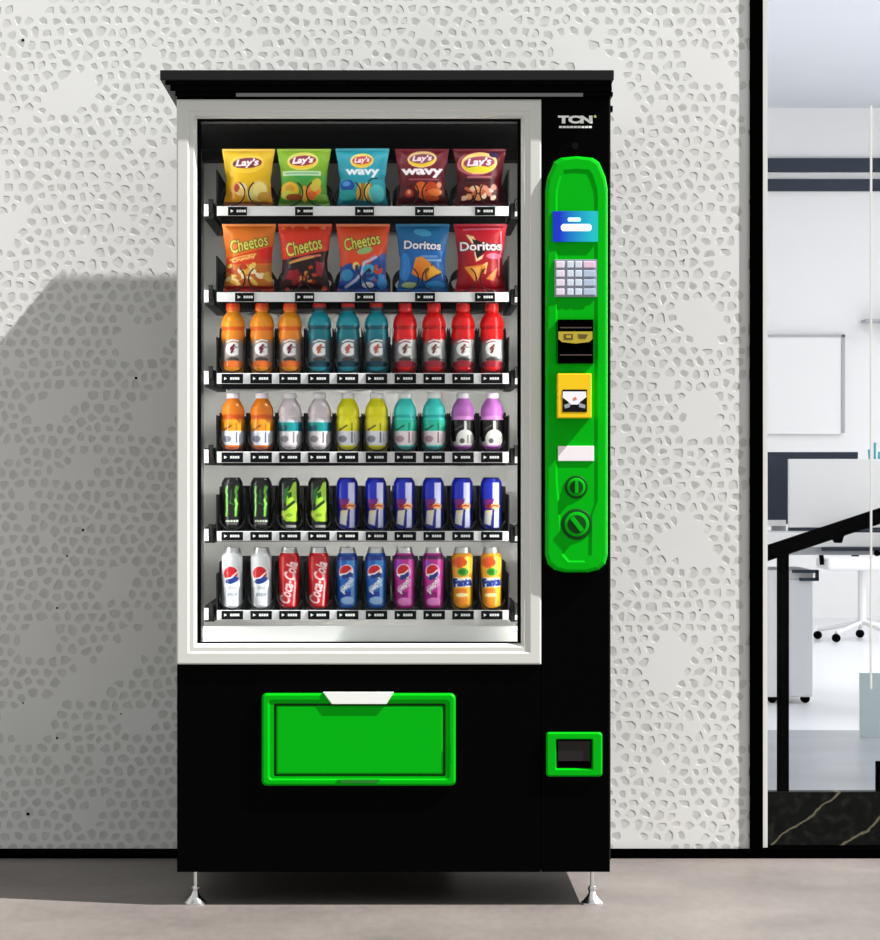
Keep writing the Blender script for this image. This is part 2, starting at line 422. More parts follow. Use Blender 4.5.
# ---------------------------------------------------------------- handrail behind the glass
hr = empty('stair_handrail', (PX(783,CY+.06), CY+.06, PZ(792,CY)))
tag(hr, 'black sloping stair handrail on a square post behind the glass', 'handrail')
y0, y1 = CY+.01, CY+.035
def slab(g, pts, ya, yb):
    a = [P(x, y, ya) for x, y in pts]; g.loops([a, [(p[0], yb, p[2]) for p in a]])
g = G(); xe = 1180; sl = (508-545)/112.0
slab(g, [(758,548.5),(xe,545+sl*(xe-768)),(xe,561+sl*(xe-768)),(758,564.5)], y0, y1); g.build('rail', M['postblack'], hr, bevel=.003)
for i, x in enumerate((783.5, 896, 1010)):
    g = G(); g.box(PX(x-5.5,y0), PX(x+5.5,y0), y0, y1, PZ(792,CY), PZ((553+sl*(x-768)), y0)); g.build('post', M['postblack'], hr)
g = G(); g.box(PX(877,y0), PX(915,y0), y0-.005, y1+.003, PZ(792,CY), PZ(762,y0)); g.build('post_shoe', M['postblack'], hr)
g = G(); slab(g, [(832,538),(845,534),(842,543),(835,543)], y0+.005, y1-.005); g.build('bracket', M['postblack'], hr)

# ---------------------------------------------------------------- office furniture
def bx(n, m, par, px0, px1, py0, py1, ya, dep, bev=.002):
    return G().pbox(px0, px1, py0, py1, ya, ya+dep).build(n, m, par, bevel=bev)
DY = 5.9
dk = empty('office_desk', (PX(860,DY), DY+.3, 0)); tag(dk, 'white office desk with grey edge, seen far behind the glass', 'desk')
bx('desktop', M['officewhite'], dk, 740, 1010, 533, 547, DY-.1, .8)
bx('keyboard_tray', M['slate'], dk, 822, 1000, 547.6, 551, DY-.11, .02)
bx('edge_band', M['deskgrey'], dk, 770, 1012, 547, 555, DY-.08, .76)
for a in (1000,): bx('leg', M['deskgrey'], dk, a, a+8, 555, 699, DY, .05)
bx('leg', M['deskgrey'], dk, 742, 748, 555, 699, DY, .05)
pd = empty('drawer_pedestal', (PX(802,DY), DY+.2, 0)); tag(pd, 'white drawer pedestal on black castors under the office desk', 'cabinet')
bx('body', M['officewhite'], pd, 768, 813, 570, 697, DY+.0, .45)
bx('drawer', mat('drawer_face_grey', (222,223,226), .4), pd, 789.5, 812.5, 580, 696, DY-.015, .015)
g = G(); g.pbox(793,819,570,573,DY-.03,DY+.0); g.pbox(816,819,570,581,DY-.03,DY+.0); g.pbox(800,819,578,581,DY-.03,DY+.0); g.build('handle', M['slate'], pd)
for x in (772, 805):
    c = P(x, 0, DY+.03); G().ydisc([(.02,-.012),(.02,.012)], (c[0], c[1], .0202), 16).build('castor', M['postblack'], pd)
mo = empty('desktop_monitor', (PX(835,DY+.2), DY+.2, .74)); tag(mo, 'large white-backed monitor on the office desk, in front of a dark one', 'monitor')
zt = PZ(533, DY-.1)
mo.location = (PX(840,DY+.1), DY+.12, zt)
bx('casing', M['officewhite'], mo, 789, 905, 459, 527.5, DY+.05, .04)
bx('base_bezel', M['slate'], mo, 789, 905, 527.5, 531, DY+.05, .04)
g = G(); g.box(PX(835,DY+.1), PX(858,DY+.1), DY+.09, DY+.11, zt, zt+.1); g.box(PX(825,DY+.1), PX(868,DY+.1), DY+.03, DY+.2, zt, zt+.008); g.build('stand', M['deskgrey'], mo)
m2 = empty('desktop_monitor', (PX(805,DY+.4), DY+.4, zt)); tag(m2, 'dark slate monitor behind the white one on the office desk', 'monitor')
bx('screen', M['slate'], m2, 763, 858, 452, 524, DY+.35, .04)
bx('stand', M['deskgrey'], m2, 772, 786, 524, 532, DY+.36, .03)
g = G(); g.box(PX(764,DY+.34), PX(786,DY+.34), DY+.34, DY+.35, PZ(526,DY+.34), PZ(520,DY+.34)); g.build('label_strip', M['officewhite'], m2)
kb = G().box(PX(818,DY), PX(905,DY), DY-.02, DY+.02, zt, zt+.012).build('keyboard', M['slate'], bevel=.002); tag(kb, 'dark keyboard lying on the office desk in front of the monitor', 'keyboard')
pc = empty('pen_cup', (PX(875,DY+.25), DY+.25, zt)); tag(pc, 'pale cup with teal pens behind the white monitor', 'pen cup')
c = pc.location; G().lathe([(.03,0),(.034,.10)], tuple(c), 20).build('cup', M['officewhite'], pc)
for k, (dx, h) in enumerate(((-.016,.36),(0,.39),(.012,.35))):
    G().tube([(c[0]+dx*.5, c[1], c[2]+.1), (c[0]+dx*1.6, c[1], c[2]+h)], .006, 8).build('pen', mat('teal_pen', (70,170,180), .4), pc)
def chair(cx, y, lab, s=1.0, rot=.0):
    x = PX(cx, y); r = empty('office_chair', (x, y, 0)); tag(r, lab, 'chair', None)
    mb = M['officewhite']
    G().lathe([(.025,.09),(.025,.42)], (x,y,0), 12).build('gas_lift', M['officewhite'], r)
    for k in range(5):
        a = rot+k*2*math.pi/5; e = (x+.27*math.cos(a), y+.27*math.sin(a))
        G().tube([(x,y,.11),(e[0],e[1],.055)], .012, 8).build('base_arm', M['officewhite'], r)
        G().ydisc([(.022,-.02),(.025,-.01),(.025,.01),(.022,.02)], (e[0],e[1],.0255), 14).build('castor', M['postblack'], r)
    G().box(x-.24,x+.24,y-.23,y+.23,.42,.49).build('seat', mb, r, bevel=.02)
    G().box(x-.22,x+.22,y+.2,y+.25,.55,.95).build('backrest', mb, r, bevel=.02)
    G().box(x-.02,x+.02,y+.24,y+.27,.45,.6).build('back_support', M['postblack'], r)
    for sx in (-1,1): G().tube([(x+sx*.25,y-.1,.45),(x+sx*.27,y-.1,.66),(x+sx*.27,y+.1,.66)], .014, 8).build('armrest', M['postblack'], r)
chair(946, DY-.5, 'white office chair on black castors right of the drawer pedestal', rot=2.6)
chair(862, 10.6, 'white office chair standing far back beyond the desk', rot=.2)
wbp = empty('wall_board', (PX(805,OY), OY-.02, PZ(435,OY))); tag(wbp, 'blank white board with a thin grey frame on the office wall', 'board')
bx('panel', M['officewhite'], wbp, 745, 842, 337, 434, OY-.05, .045)
g = G(); g.pbox(742,845,334.6,337,OY-.06,OY); g.pbox(842,845,334.6,433,OY-.06,OY); g.build('frame', M['deskgrey'], wbp)
shf = G().pbox(866,960,319,321.5,OY-.2,OY).build('wall_shelf', M['deskgrey']); tag(shf, 'thin grey shelf high on the office back wall', 'shelf')
tp = G().pbox(860,905,706,770,4.7-.4,4.7+.0-.38); ob = tp.build('glass_screen', mat('teal_panel', (200,214,216), .3)); tag(ob, 'low pale teal panel standing on the landing floor', 'screen')
ob.location.z += -min(v.co.z for v in ob.data.vertices)

# ---------------------------------------------------------------- vending machine
MR, BK = PX(610), .74
vm = empty('vending_machine', (PX(393), .37, 0))
tag(vm, 'tall black vending machine with white framed window and green control panel', 'vending machine')
ztop, zbot = PZ(97), PZ(872)
xl, xr = PX(177), PX(610)
cx0, cx1 = PX(183), PX(535)                       # cavity
zc0, zc1 = PZ(646), PZ(112)
g = G()
g.box(xl, cx0, .0, BK, zbot, ztop); g.box(cx1, PX(541)-.0008, .0, BK, zbot, ztop)
g.box(cx0, cx1, .0, BK, zbot, zc0); g.box(cx0, cx1, .0, BK, zc1, ztop); g.box(cx0, cx1, BK-.03, BK, zc0, zc1)
g.build('cabinet', M['black'], vm)
G().box(PX(541)+.0008, xr, 0, BK, zbot, ztop).build('side_column', M['black'], vm, bevel=.0015)
G().box(PX(609), PX(610.5), -.001, .004, PZ(860), ztop).build('column_edge', M['black_edge'], vm)
# cornice
g = G(); T = PZ(70,-.045)
g.use(M['black_edge']).box(PX(160,-.045), PX(614,-.045), -.045, BK, PZ(80,-.045), T)
g.use(M['black']).box(PX(165,-.036), PX(612,-.036), -.036, BK, PZ(85,-.036), PZ(80,-.045)); g.box(PX(170,-.028), PX(612,-.028), -.028, BK, PZ(91,-.028), PZ(85,-.036))
g.box(PX(175,-.018), PX(613,-.018), -.018, BK, ztop-.0005, PZ(91,-.028))
cn = g.build('canopy', None, vm, bevel=.0015)
G().pbox(236, 583, 93, 96.5, -.0215, -.0180).build('light_bar', mat('canopy_bar_grey', (120,120,120), .4), cn)
G().box(xr, xr+.009, .03, .05, PZ(110), PZ(104)).build('hinge_pin', M['black'], vm, bevel=.001)

# white window frame with a stepped inner lip
def frame_loops(spec):
    return [[P(x0,y0_,0)[:1]+(yy,)+P(x0,y0_,0)[2:], (PX(x1),yy,PZ(y0_)), (PX(x1),yy,PZ(y1_)), (PX(x0),yy,PZ(y1_))] for x0,x1,y0_,y1_,yy in spec]
g = G(); g.loops(frame_loops([(177,541,100,664,0),(177,541,100,664,-.010),(178.5,539.5,101.5,662.5,-.012),(188,530.5,111,653,-.012),(189.5,529,112.5,651.5,-.008),(194,524,116,647,-.008),(197,521,118.5,643.5,.004),(197,521,118.5,643.5,.03)]), False, False)
wf = g.build('window_frame', M['white'], vm)
g = G()
for a in ((197,201,118.5,643.5),(517.5,521,118.5,643.5),(201,517.5,118.5,121),(201,517.5,641.8,643.5)): g.pbox(*a, .006, .02)
g.build('gasket', M['black'], wf)
G().box(PX(196.5), PX(521.5), .0205, .0245, PZ(644), PZ(118)).build('window_pane', gl, vm)

# inner liner
g = G(); LY = BK-.05
g.box(cx0+.001, cx1-.001, LY, LY+.015, zc0, zc1); g.box(cx0+.0005, cx0+.004, .03, LY, zc0, zc1); g.box(cx1-.004, cx1-.0005, .03, LY, zc0, zc1)
g.box(cx0+.004, cx1-.004, .03, LY, zc0, zc0+.004)
g.build('inner_liner', M['liner'], vm)
g = G(); g.use(M['duct']); g.box(cx0+.004, cx1-.004, .06, LY, zc1-.02, zc1-.002); g.box(cx0+.004, cx1-.004, LY-.08, LY-.001, PZ(160,LY-.08), zc1-.02)
g.use(M['rib'])
for i in range(6): x = PX(222+50*i, LY-.08); g.box(x, x+.012, LY-.086, LY-.08, PZ(160,LY-.08), zc1-.021)
g.build('air_duct', None, vm)
G().pbox(203, 519, 626.5, 641.5, .085, .09).build('kick_plate', M['liner'], vm)
for x0, x1 in ((184,189.5),(528.5,534)):
    G().box(PX(x0), PX(x1), .034, .042, PZ(636), PZ(128)).build('light_strip', M['led'] if x0 > 400 else M['led_left'], vm)
G().box(PX(200), PX(518), .034, .042, PZ(117), PZ(113.5)).build('light_strip', M['led_left'], vm)  # unseen top strip added behind the header to brighten the bag rows

# trays
TY = .10; TB = .62
colc = [233+28.8*i for i in range(10)]
rows = [(206,216,'bag'),(292,302,'bag'),(373,384,'bottle'),(451.5,463,'bottle'),(531,541,'can'),(610,620,'can')]
trayz = [PZ(r[0], TY) for r in rows]
def coil_path(cx, z, kind, side):
    r = .0296; c = (cx, z+r+.002); pts = []
    def pt(th, y): return (c[0]+r*math.cos(math.radians(th)), y, c[1]+r*math.sin(math.radians(th)))
    if kind == 'bag':
        a0 = 125 if side else 55; a1 = 270 if side else -90
        for k in range(15): pts.append(pt(a0+(a1-a0)*k/14, .106))
        th = a1; sgn = 1 if side else -1
        for k in range(1, 9): pts.append(pt(th+sgn*k*4, .106+.07*k/8))
        th += sgn*32; y = .176
    else:
        for k in range(17): pts.append(pt(-15-165*k/16, .107))
        for k in range(1, 9): t = k/8; pts.append(pt(-180-14*t, .107+.075*t))
        th = -194; y = .182; sgn = -1
    for k in range(1, 110):
        th += sgn*20; y += .0036; pts.append(pt(th, y))
        if y > .57: break
    return pts
tags_px = {0:[(228,247),(295,313),(355,374),(415,434),(475,495)], 1:[(235,254),(295,314),(355,375),(415,435),(475,495)]}
for ri, (ya_, yb_, kind) in enumerate(rows):
    z = trayz[ri]; zb = PZ(yb_, TY)
    tray = empty('tray', (PX(362,TY), .36, z)); tray.parent = vm; tray.location = Vector((PX(362,TY), .36, z))-Vector(vm.location)
    g = G(); g.box(PX(217,TY), PX(508.5,TY), TY+.004, TB, z-.003, z-.001)
    g.box(PX(217,TY), PX(508.5,TY), TY+.02, TY+.03, zb+.004, z-.003); g.box(PX(217,TY), PX(508.5,TY), TB-.01, TB, zb+.004, z-.003)
    g.box(PX(216,TY), PX(217.3,TY), TY+.002, TB, zb, z+.085); g.box(PX(508.2,TY), PX(509.5,TY), TY+.002, TB, zb, z+.085)
    g.box(PX(217,TY), PX(508.5,TY), TY+.198, TY+.202, zb-.006, z-.003)  # lip added to keep the glowing strip behind it out of sight
    g.build('tray_base', M['traymet'], tray)
    G().box(PX(217,TY), PX(508.5,TY), TY-.003, TY+.003, zb+.0005, z-.0005).build('price_rail', M['rail'], tray, bevel=.001)
    if kind == 'bag': tl = tags_px[ri]
    else: tl = [(c-11, c+10.5) for c in [232.5+28.85*i for i in range(10)]]
    for a, b in tl:
        g = G(); ty = TY-.007; h = (yb_-ya_)
        g.use(M['tagb']).pbox(a, b, ya_+.8, yb_-.6, ty, ty+.004)
        g.use(M['tagw']); m_ = (ya_+yb_)/2
        g.pprism([(a+2.6,m_-1.6),(a+5.6,m_),(a+2.6,m_+1.6)], ty-.0006, ty)
        for k in range(4): g.pbox(a+8.6+k*2.4, a+10.6+k*2.4, m_-1.2, m_+1.2, ty-.0006, ty)
        g.build('price_tag', None, tray)
    for i, c in enumerate(colc):
        G().tube(coil_path(PX(c,TY+.04), z, kind, i % 2 == 0 if kind != 'bag' else i % 2 == 1), .0017, 6).build('spiral_coil', M['coil'], tray, smooth=True)
    hd = (.034,.034,.108,.092,.104,.112)[ri]
    dl = [(c-13.5, c+13.5) for c in colc] if kind != 'bag' else [(colc[i]-13.4, colc[i+1]+13.4) for i in (0,2,4,6,8)]
    for a, b in dl:
        g = G(); yf = TY+.012
        for x in (PX(a,TY+.04), PX(b,TY+.04)-.0008):
            q = [(x,yf,z-.001),(x,TB,z-.001),(x,TB,z+hd),(x,yf+.03,z+hd),(x,yf,z+hd*.6)]
            g.loops([q, [(p[0]+.0008,p[1],p[2]) for p in q]])
        g.box(PX(a,TY+.04), PX(b,TY+.04), TB-.003, TB, z, z+hd)
        g.build('rear_row_standin', M['traymet'], tray)  # added dark walls that stand in for the products stacked behind
    G().box(PX(222,TY), PX(503,TY), TY+.205, TY+.220, zb+.003, z-.0035).build('tray_fill_light', M['tray_fill_dim'] if ri == 0 else (M['tray_fill_mid'] if ri == 1 else M['tray_fill']), tray)  # hidden glowing strip added under each tray to brighten the back wall
    for s_, (xa, xb) in enumerate(((204.5,214),(511,519))):
        g = G(); g.use(M['traymet']); g.box(PX(xa,TY+.02), PX(xb,TY+.02), TY+.02, TB, zb-.005, z+.008)
        g.box(PX(xa+4,TY), PX(xa+8,TY), TY, TY+.02, z-.012, z+.016); g.use(M['rail']); w0 = xa-.5 if s_ == 0 else xb-4
        g.pbox(w0, w0+4.5, ya_-2, yb_, TY+.012, TY+.02)
        g.build('slide_rail', None, tray)

# green control panel with a sunken middle
PO = [(545,555),(545,190),(547,178),(553.5,163),(560,158.8),(576,157.2),(592,158.8),(598.5,163),(605,178),(607,190),(607,555),(604.5,564),(598,569.5),(588,572),(564,572),(554,569.5),(547.5,564)]
PI_ = [(555,545),(555,196),(556,188),(559,176),(563,171),(576,170),(589,171),(592,176),(596,188),(597,196),(597,500),(591.5,515),(591,555),(585,562),(567,562),(561,555),(560.5,549)]
PI_[0] = (555,478)
def lp(pts, y, ins=0.0, c=(576,365)):
    out = []
    for x, yy in pts:
        dx = ins if x < c[0]-1 else (-ins if x > c[0]+1 else 0); dy = ins if yy < 200 else (-ins if yy > 540 else 0)
        out.append((PX(x+dx), y, PZ(yy+dy)))
    return out
g = G(); g.loops([lp(PO,0), lp(PO,-.020), lp(PO,-.026,1.2), lp(PO,-.028,3.0), lp(PI_,-.0285), lp(PI_,-.0260,1.8)], False, True)
cp = g.build('control_panel', M['green'], vm, smooth=False)
cy_ = -.026
# screen
sm = bpy.data.materials.new('display_glow'); sm.use_nodes = True; nt = sm.node_tree; b = nt.nodes['Principled BSDF']
tc = nt.nodes.new('ShaderNodeTexCoord'); sp = nt.nodes.new('ShaderNodeSeparateXYZ'); rp = nt.nodes.new('ShaderNodeValToRGB')
rp.color_ramp.elements[0].color = lin((10,50,215)); rp.color_ramp.elements[1].color = lin((20,210,215)); rp.color_ramp.elements[0].position = .15; rp.color_ramp.elements[1].position = .9
nt.links.new(tc.outputs['Generated'], sp.inputs[0]); nt.links.new(sp.outputs['X'], rp.inputs['Fac']); nt.links.new(rp.outputs['Color'], b.inputs['Emission Color'])
b.inputs['Base Color'].default_value = (.01,.01,.02,1); b.inputs['Emission Strength'].default_value = .85; b.inputs['Specular IOR Level'].default_value = .1
ds = G().pbox(553, 598, 211, 241.5, cy_-.008, cy_+.001).build('display', sm, cp, bevel=.001)
G().pprism([(561,226),(563,224),(590,224),(591.5,226),(591.5,229),(590,231),(562.5,231),(561,229)], cy_-.0088, cy_-.0081).build('display_button', mat('display_white', (235,250,255), emit=(235,250,255), estr=.9), cp)
G().pprism([(568.5,217.5),(580,217.5),(581,219.5),(580,221.5),(568.5,221.5),(567.5,219.5)], cy_-.0088, cy_-.0081).build('display_mark', mat('display_pale', (190,235,255), emit=(190,235,255), estr=.8), cp)
# keypad
G().pbox(554.5, 597, 259.5, 297, cy_-.005, cy_+.001).build('keypad', mat('keypad_steel', (150,155,170), .4, .3, .4), cp, bevel=.001)
kcol = [mat('key_lilac', (222,210,226), .4), mat('key_steel', (205,215,228), .4), mat('key_steel', (205,215,228), .4), mat('key_blue', (175,190,215), .4)]
for r in range(4):
    for c, (a, b_) in enumerate(((556,564.5),(567,573.5),(575,582),(583.5,595.5))):
        yk = 261.2+r*9.1
        G().pbox(a, b_, yk, yk+6.6, cy_-.0085, cy_-.005).build('key', mat('key_pink', (226,190,214), .4) if (r == 0 and c == 3) else kcol[c], cp, bevel=.0015)
# note acceptor
g = G(); g.use(M['postblack']).pbox(558, 593.5, 319.5, 363.5, cy_-.012, cy_+.001)
g.pprism([(558,354),(593.5,354),(593,362),(559,362)], cy_-.02, cy_-.012)
g.use(mat('acceptor_grey', (66,50,46), .5)).pbox(560, 592, 327, 328.2, cy_-.0128, cy_-.012); g.pbox(560, 592, 354.3, 355.6, cy_-.0208, cy_-.02)
g.build('note_acceptor', None, cp)
g = G(); g.use(mat('olive_yellow', (178,160,32), .4)).pprism([(558.5,331.5),(592.5,331.5),(592.5,339),(589,342),(575.5,343.5),(562,342),(558.5,339)], cy_-.016, cy_-.012)
g.use(mat('olive_dark', (92,74,16), .5)).pprism([(564,334),(573,334),(573,339.5),(564,339.5)], cy_-.0166, cy_-.016); g.pprism([(578,334),(588,334.5),(586,338.5),(579,338.5)], cy_-.0166, cy_-.016)
g.use(mat('olive_yellow', (178,160,32), .4)).pprism([(566,335.3),(571,335.3),(571,338),(566,338)], cy_-.0172, cy_-.0166)
g.build('arrow_label', None, cp)
# yellow card reader, standing well proud of the panel
CR = -.065
G().pbox(557.5, 591.5, 373.5, 418, CR, cy_+.001).build('card_reader', mat('reader_yellow', (240,196,8), .4, 0, .3), cp, bevel=.002)
g = G(); g.use(mat('reader_black', (16,16,18), .4, 0, .1)).pbox(562.5, 587, 389.5, 412, CR-.001, CR)
g.use(mat('reader_white', (240,240,246), .5)).pprism([(563,391.5),(586,391.5),(586.5,397),(580,402),(578,404.5),(570.5,404.5),(568,401.5),(562.7,397.5)], CR-.0016, CR-.001)
g.use(mat('reader_grey', (150,158,172), .5)).pprism([(564,405),(570,402.8),(570,407),(565,408.5)], CR-.0016, CR-.001); g.pprism([(585.5,405),(579,402.8),(579,407),(585,408.5)], CR-.0016, CR-.001)
g.use(mat('reader_orange', (222,120,90), .5)).pprism([(573,398),(576,396.5),(577,399.5),(573.5,400.5)], CR-.0021, CR-.0016)
g.build('reader_sticker', None, cp)
G().pbox(558, 594, 446, 461, cy_-.004, cy_+.001).build('white_plate', mat('plate_white', (240,232,238), .5), cp, bevel=.0008)
def dial(nm, px, py, R, ang):
    x, z = PX(px), PZ(py); s = .00231
    g = G(); g.use(M['gdark']).ydisc([(R*s,cy_+.001),(R*s,cy_-.002),(R*.92*s,cy_-.003)], (x,0,z), 32)
    g.use(M['green']).ydisc([(R*.8*s,cy_-.002),(R*.78*s,cy_-.005),(R*.6*s,cy_-.006)], (x,0,z), 32)
    g.use(M['gdark']).ydisc([(R*.6*s,cy_-.005),(R*.6*s,cy_-.0066)], (x,0,z), 32)
    g.use(M['green']); a = math.radians(ang); u = (math.cos(a), math.sin(a)); v = (-u[1], u[0]); L, w = R*.55*s, R*.14*s
    q = [(x+u[0]*L*p+v[0]*w*t, cy_-.006, z+u[1]*L*p+v[1]*w*t) for p, t in ((-1,-1),(1,-1),(1,1),(-1,1))]
    g.loops([q, [(p[0], cy_-.014, p[2]) for p in q]])
    g.build(nm, None, cp, bevel=.0006)
dial('coin_return_knob', 575.5, 487, 11.5, 90)
dial('lock', 576, 524, 15.5, -52)

# logo
lg = G(); lg.use(M['tagw'] if False else mat('logo_white', (240,240,240), .5)); text_mesh(lg, 'TCN', 558, 592.5, 115.5, 123.5, -.0012, bold=.06)
for k in range(9): lg.pprism([(559+3.7*k,126),(562.2+3.7*k,126),(562.2+3.7*k,128),(559+3.7*k,128)], -.0012, -.0006)
lg.use(mat('logo_dot', (220,225,120), .5)).ydisc([(.0032,-.0006),(.0032,-.0014)], (PX(595), 0, PZ(116.5)), 12)
lg.build('logo', None, vm)
G().ydisc([(.008,0),(.008,-.003),(.005,-.003)], (PX(575), 0, PZ(146)), 20).build('top_lock', mat('lock_black', (14,14,15), .4, 0, .05), vm)

# delivery flap
def rr(x0, x1, y0, y1, r, n=5):
    pts = []
    for cx, cy, a0 in ((x1-r,y0+r,-90),(x1-r,y1-r,0),(x0+r,y1-r,90),(x0+r,y0+r,180)):
        for k in range(n+1):
            a = math.radians(a0+90*k/n); pts.append((cx+r*math.cos(a), cy+r*math.sin(a)))
    return pts
def pl(pts, y): return [(PX(a), y, PZ(b)) for a, b in pts]
g = G(); g.loops([pl(rr(262,455.5,693,785,5),0), pl(rr(262,455.5,693,785,5),-.012), pl(rr(264,453.5,695,783,4),-.016), pl(rr(268,450,699,779.5,4),-.016), pl(rr(270,448,701,778,3),-.013), pl(rr(274,445.5,703,776,2),-.013), pl(rr(274,445.5,703,776,2),-.003)], False, False)
g.loops([pl(rr(272,447,702,777,2),-.0015), pl(rr(272,447,702,777,2),-.003)])
ff = g.build('delivery_frame', M['green'], vm)
G().pbox(274.5, 445, 703.5, 775.5, -.004, -.003).build('flap_groove', M['gdark'], ff)
g = G(); g.loops([pl(rr(276.5,443,705.5,773.5,1.5),-.004), pl(rr(276.5,443,705.5,773.5,1.5),-.010), pl(rr(278,441.5,707,772,1.5),-.012)], True, True)
g.build('flap', M['green'], ff)
g = G(); g.loops([pl([(323,691.5),(394,691.5),(386.5,703.5),(332,703.5)],-.010), pl([(323,691.5),(394,691.5),(386.5,703.5),(332,703.5)],-.019)]); g.build('flap_handle', mat('handle_white', (238,240,236), .4), ff, bevel=.001)
g = G(); g.loops([pl([(338,778.8),(380,778.8),(376,782.3),(342,782.3)],-.0155), pl([(338,778.8),(380,778.8),(376,782.3),(342,782.3)],-.018)]); g.build('lower_grip', mat('grip_green', (1,120,14), .4), ff)
for xx in (450.5,): g = G(); g.pbox(xx, xx+1.8, 742, 762, -.018, -.0155); g.build('side_grip', M['green'], ff)
# coin return
g = G(); g.loops([pl(rr(546,602,732,776,3),0), pl(rr(546,602,732,776,3),-.010), pl(rr(547.5,600.5,733.5,774.5,2.5),-.013), pl(rr(555,593,738,769.5,1.5),-.013), pl(rr(556.5,591.5,739.5,768,1),-.001)], False, False)
cr = g.build('coin_return', M['green'], vm)
g = G(); g.use(M['postblack']).pbox(556, 592, 739, 768.4, -.002, -.0005); g.use(mat('coin_flap', (34,28,30), .4, 0, .2)).pbox(558, 590.5, 741, 761, -.006, -.002); g.build('coin_flap', None, cr)

# feet
def foot(px, y, lab=None):
    x = PX(px, y); g = G()
    g.lathe([(.0045,.028),(.0045,zbot)], (x,y,0), 16)
    g.lathe([(.008,.030),(.010,.036),(.008,.042)], (x,y,0), 6)
    g.lathe([(.026,0),(.026,.004),(.020,.010),(.010,.022),(.007,.031)], (x,y,0), 28)
    f = g.build('foot', M['chrome'], vm, smooth=True); return f
for px in (195.5, 592):
    foot(px, .03); x = PX(px,.03)
for px in (200, 588): foot(px, .68)

# ---------------------------------------------------------------- products: snack bags
SB = (DC+.14)/FP
def bag(canvas, wpx, hpx, seed):
    rr_ = random.Random(seed); nu, nv = 2*wpx+1, 2*hpx+1
    U, Vv = np.meshgrid(np.linspace(-1,1,nu), np.linspace(0,1,nv))
    wp = np.interp(Vv, [0,.06,.3,.55,.8,.94,1], [1,.985,.90,.83,.85,.93,.95])*wpx/2
    wp = wp+.35*np.sin(Vv*19+seed)*np.exp(-((Vv-.5)/.4)**2)
    X = U*wp; Z = (1-Vv)*hpx
    B = .021; pr = np.clip(1-np.abs(U)**3,0,1)*np.clip(np.sin(np.pi*np.clip((Vv-.04)/.92,0,1)),0,1)**.55
    Y = -B*pr
    for k in range(5):
        cx, ww, a = rr_.uniform(-.8,.8), rr_.uniform(.07,.14), rr_.uniform(.0015,.003)
        top = k % 2 == 0; fall = np.exp(-(Vv if top else 1-Vv)/.22)
        Y += a*np.exp(-((U-cx-.3*cx*(Vv if top else 1-Vv))/ww)**2)*fall*pr**.5
    Y += .0012*np.sin(Vv*23+seed)*np.exp(-((np.abs(U)-.85)/.12)**2)
    V = np.stack([X*SB, Y, Z*SB], -1).reshape(-1,3)
    cols = canvas.sample((X+wpx/2).ravel(), (Vv*hpx).ravel())
    F = [(j*nu+i, (j+1)*nu+i, (j+1)*nu+i+1, j*nu+i+1) for j in range(nv-1) for i in range(nu-1)]
    # back skin
    nb, mb = 25, 25; Ub, Vb = np.meshgrid(np.linspace(-1,1,nb), np.linspace(0,1,mb))
    wb_ = np.interp(Vb, [0,.06,.3,.55,.8,.94,1], [1,.985,.90,.83,.85,.93,.95])*wpx/2
    Yb = .018*np.clip(1-np.abs(Ub)**3,0,1)*np.clip(np.sin(np.pi*Vb),0,1)**.55
    V2 = np.stack([Ub*wb_*SB, Yb, (1-Vb)*hpx*SB], -1).reshape(-1,3); o = len(V)
    c2 = canvas.sample(np.full(len(V2), 1.5), np.full(len(V2), 8.0))
    F += [(o+j*nb+i, o+j*nb+i+1, o+(j+1)*nb+i+1, o+(j+1)*nb+i) for j in range(mb-1) for i in range(nb-1)]
    ob = painted('pouch', np.concatenate([V,V2]), F, np.concatenate([cols,c2]), M['paint_bag'])
    return ob, cols[nu//2]
def seal(name, wpx, z0, z1, c):
    n = 60; V = []; F = []
    for i in range(n+1):
        x = (-.5+i/n)*wpx*SB; d = .0006*(i % 2)
        V += [(x,-.0016-d,z0),(x,-.0016-d,z1),(x,.0012,z1),(x,.0012,z0)]
    for i in range(n):
        a, b = 4*i, 4*i+4
        for k in range(4): F.append((a+k, b+k, b+(k+1)%4, a+(k+1)%4))
    return painted(name, np.array(V), F, np.tile(np.array(lin(c)[:3]), (len(V),1)), M['paint_bag'], False)

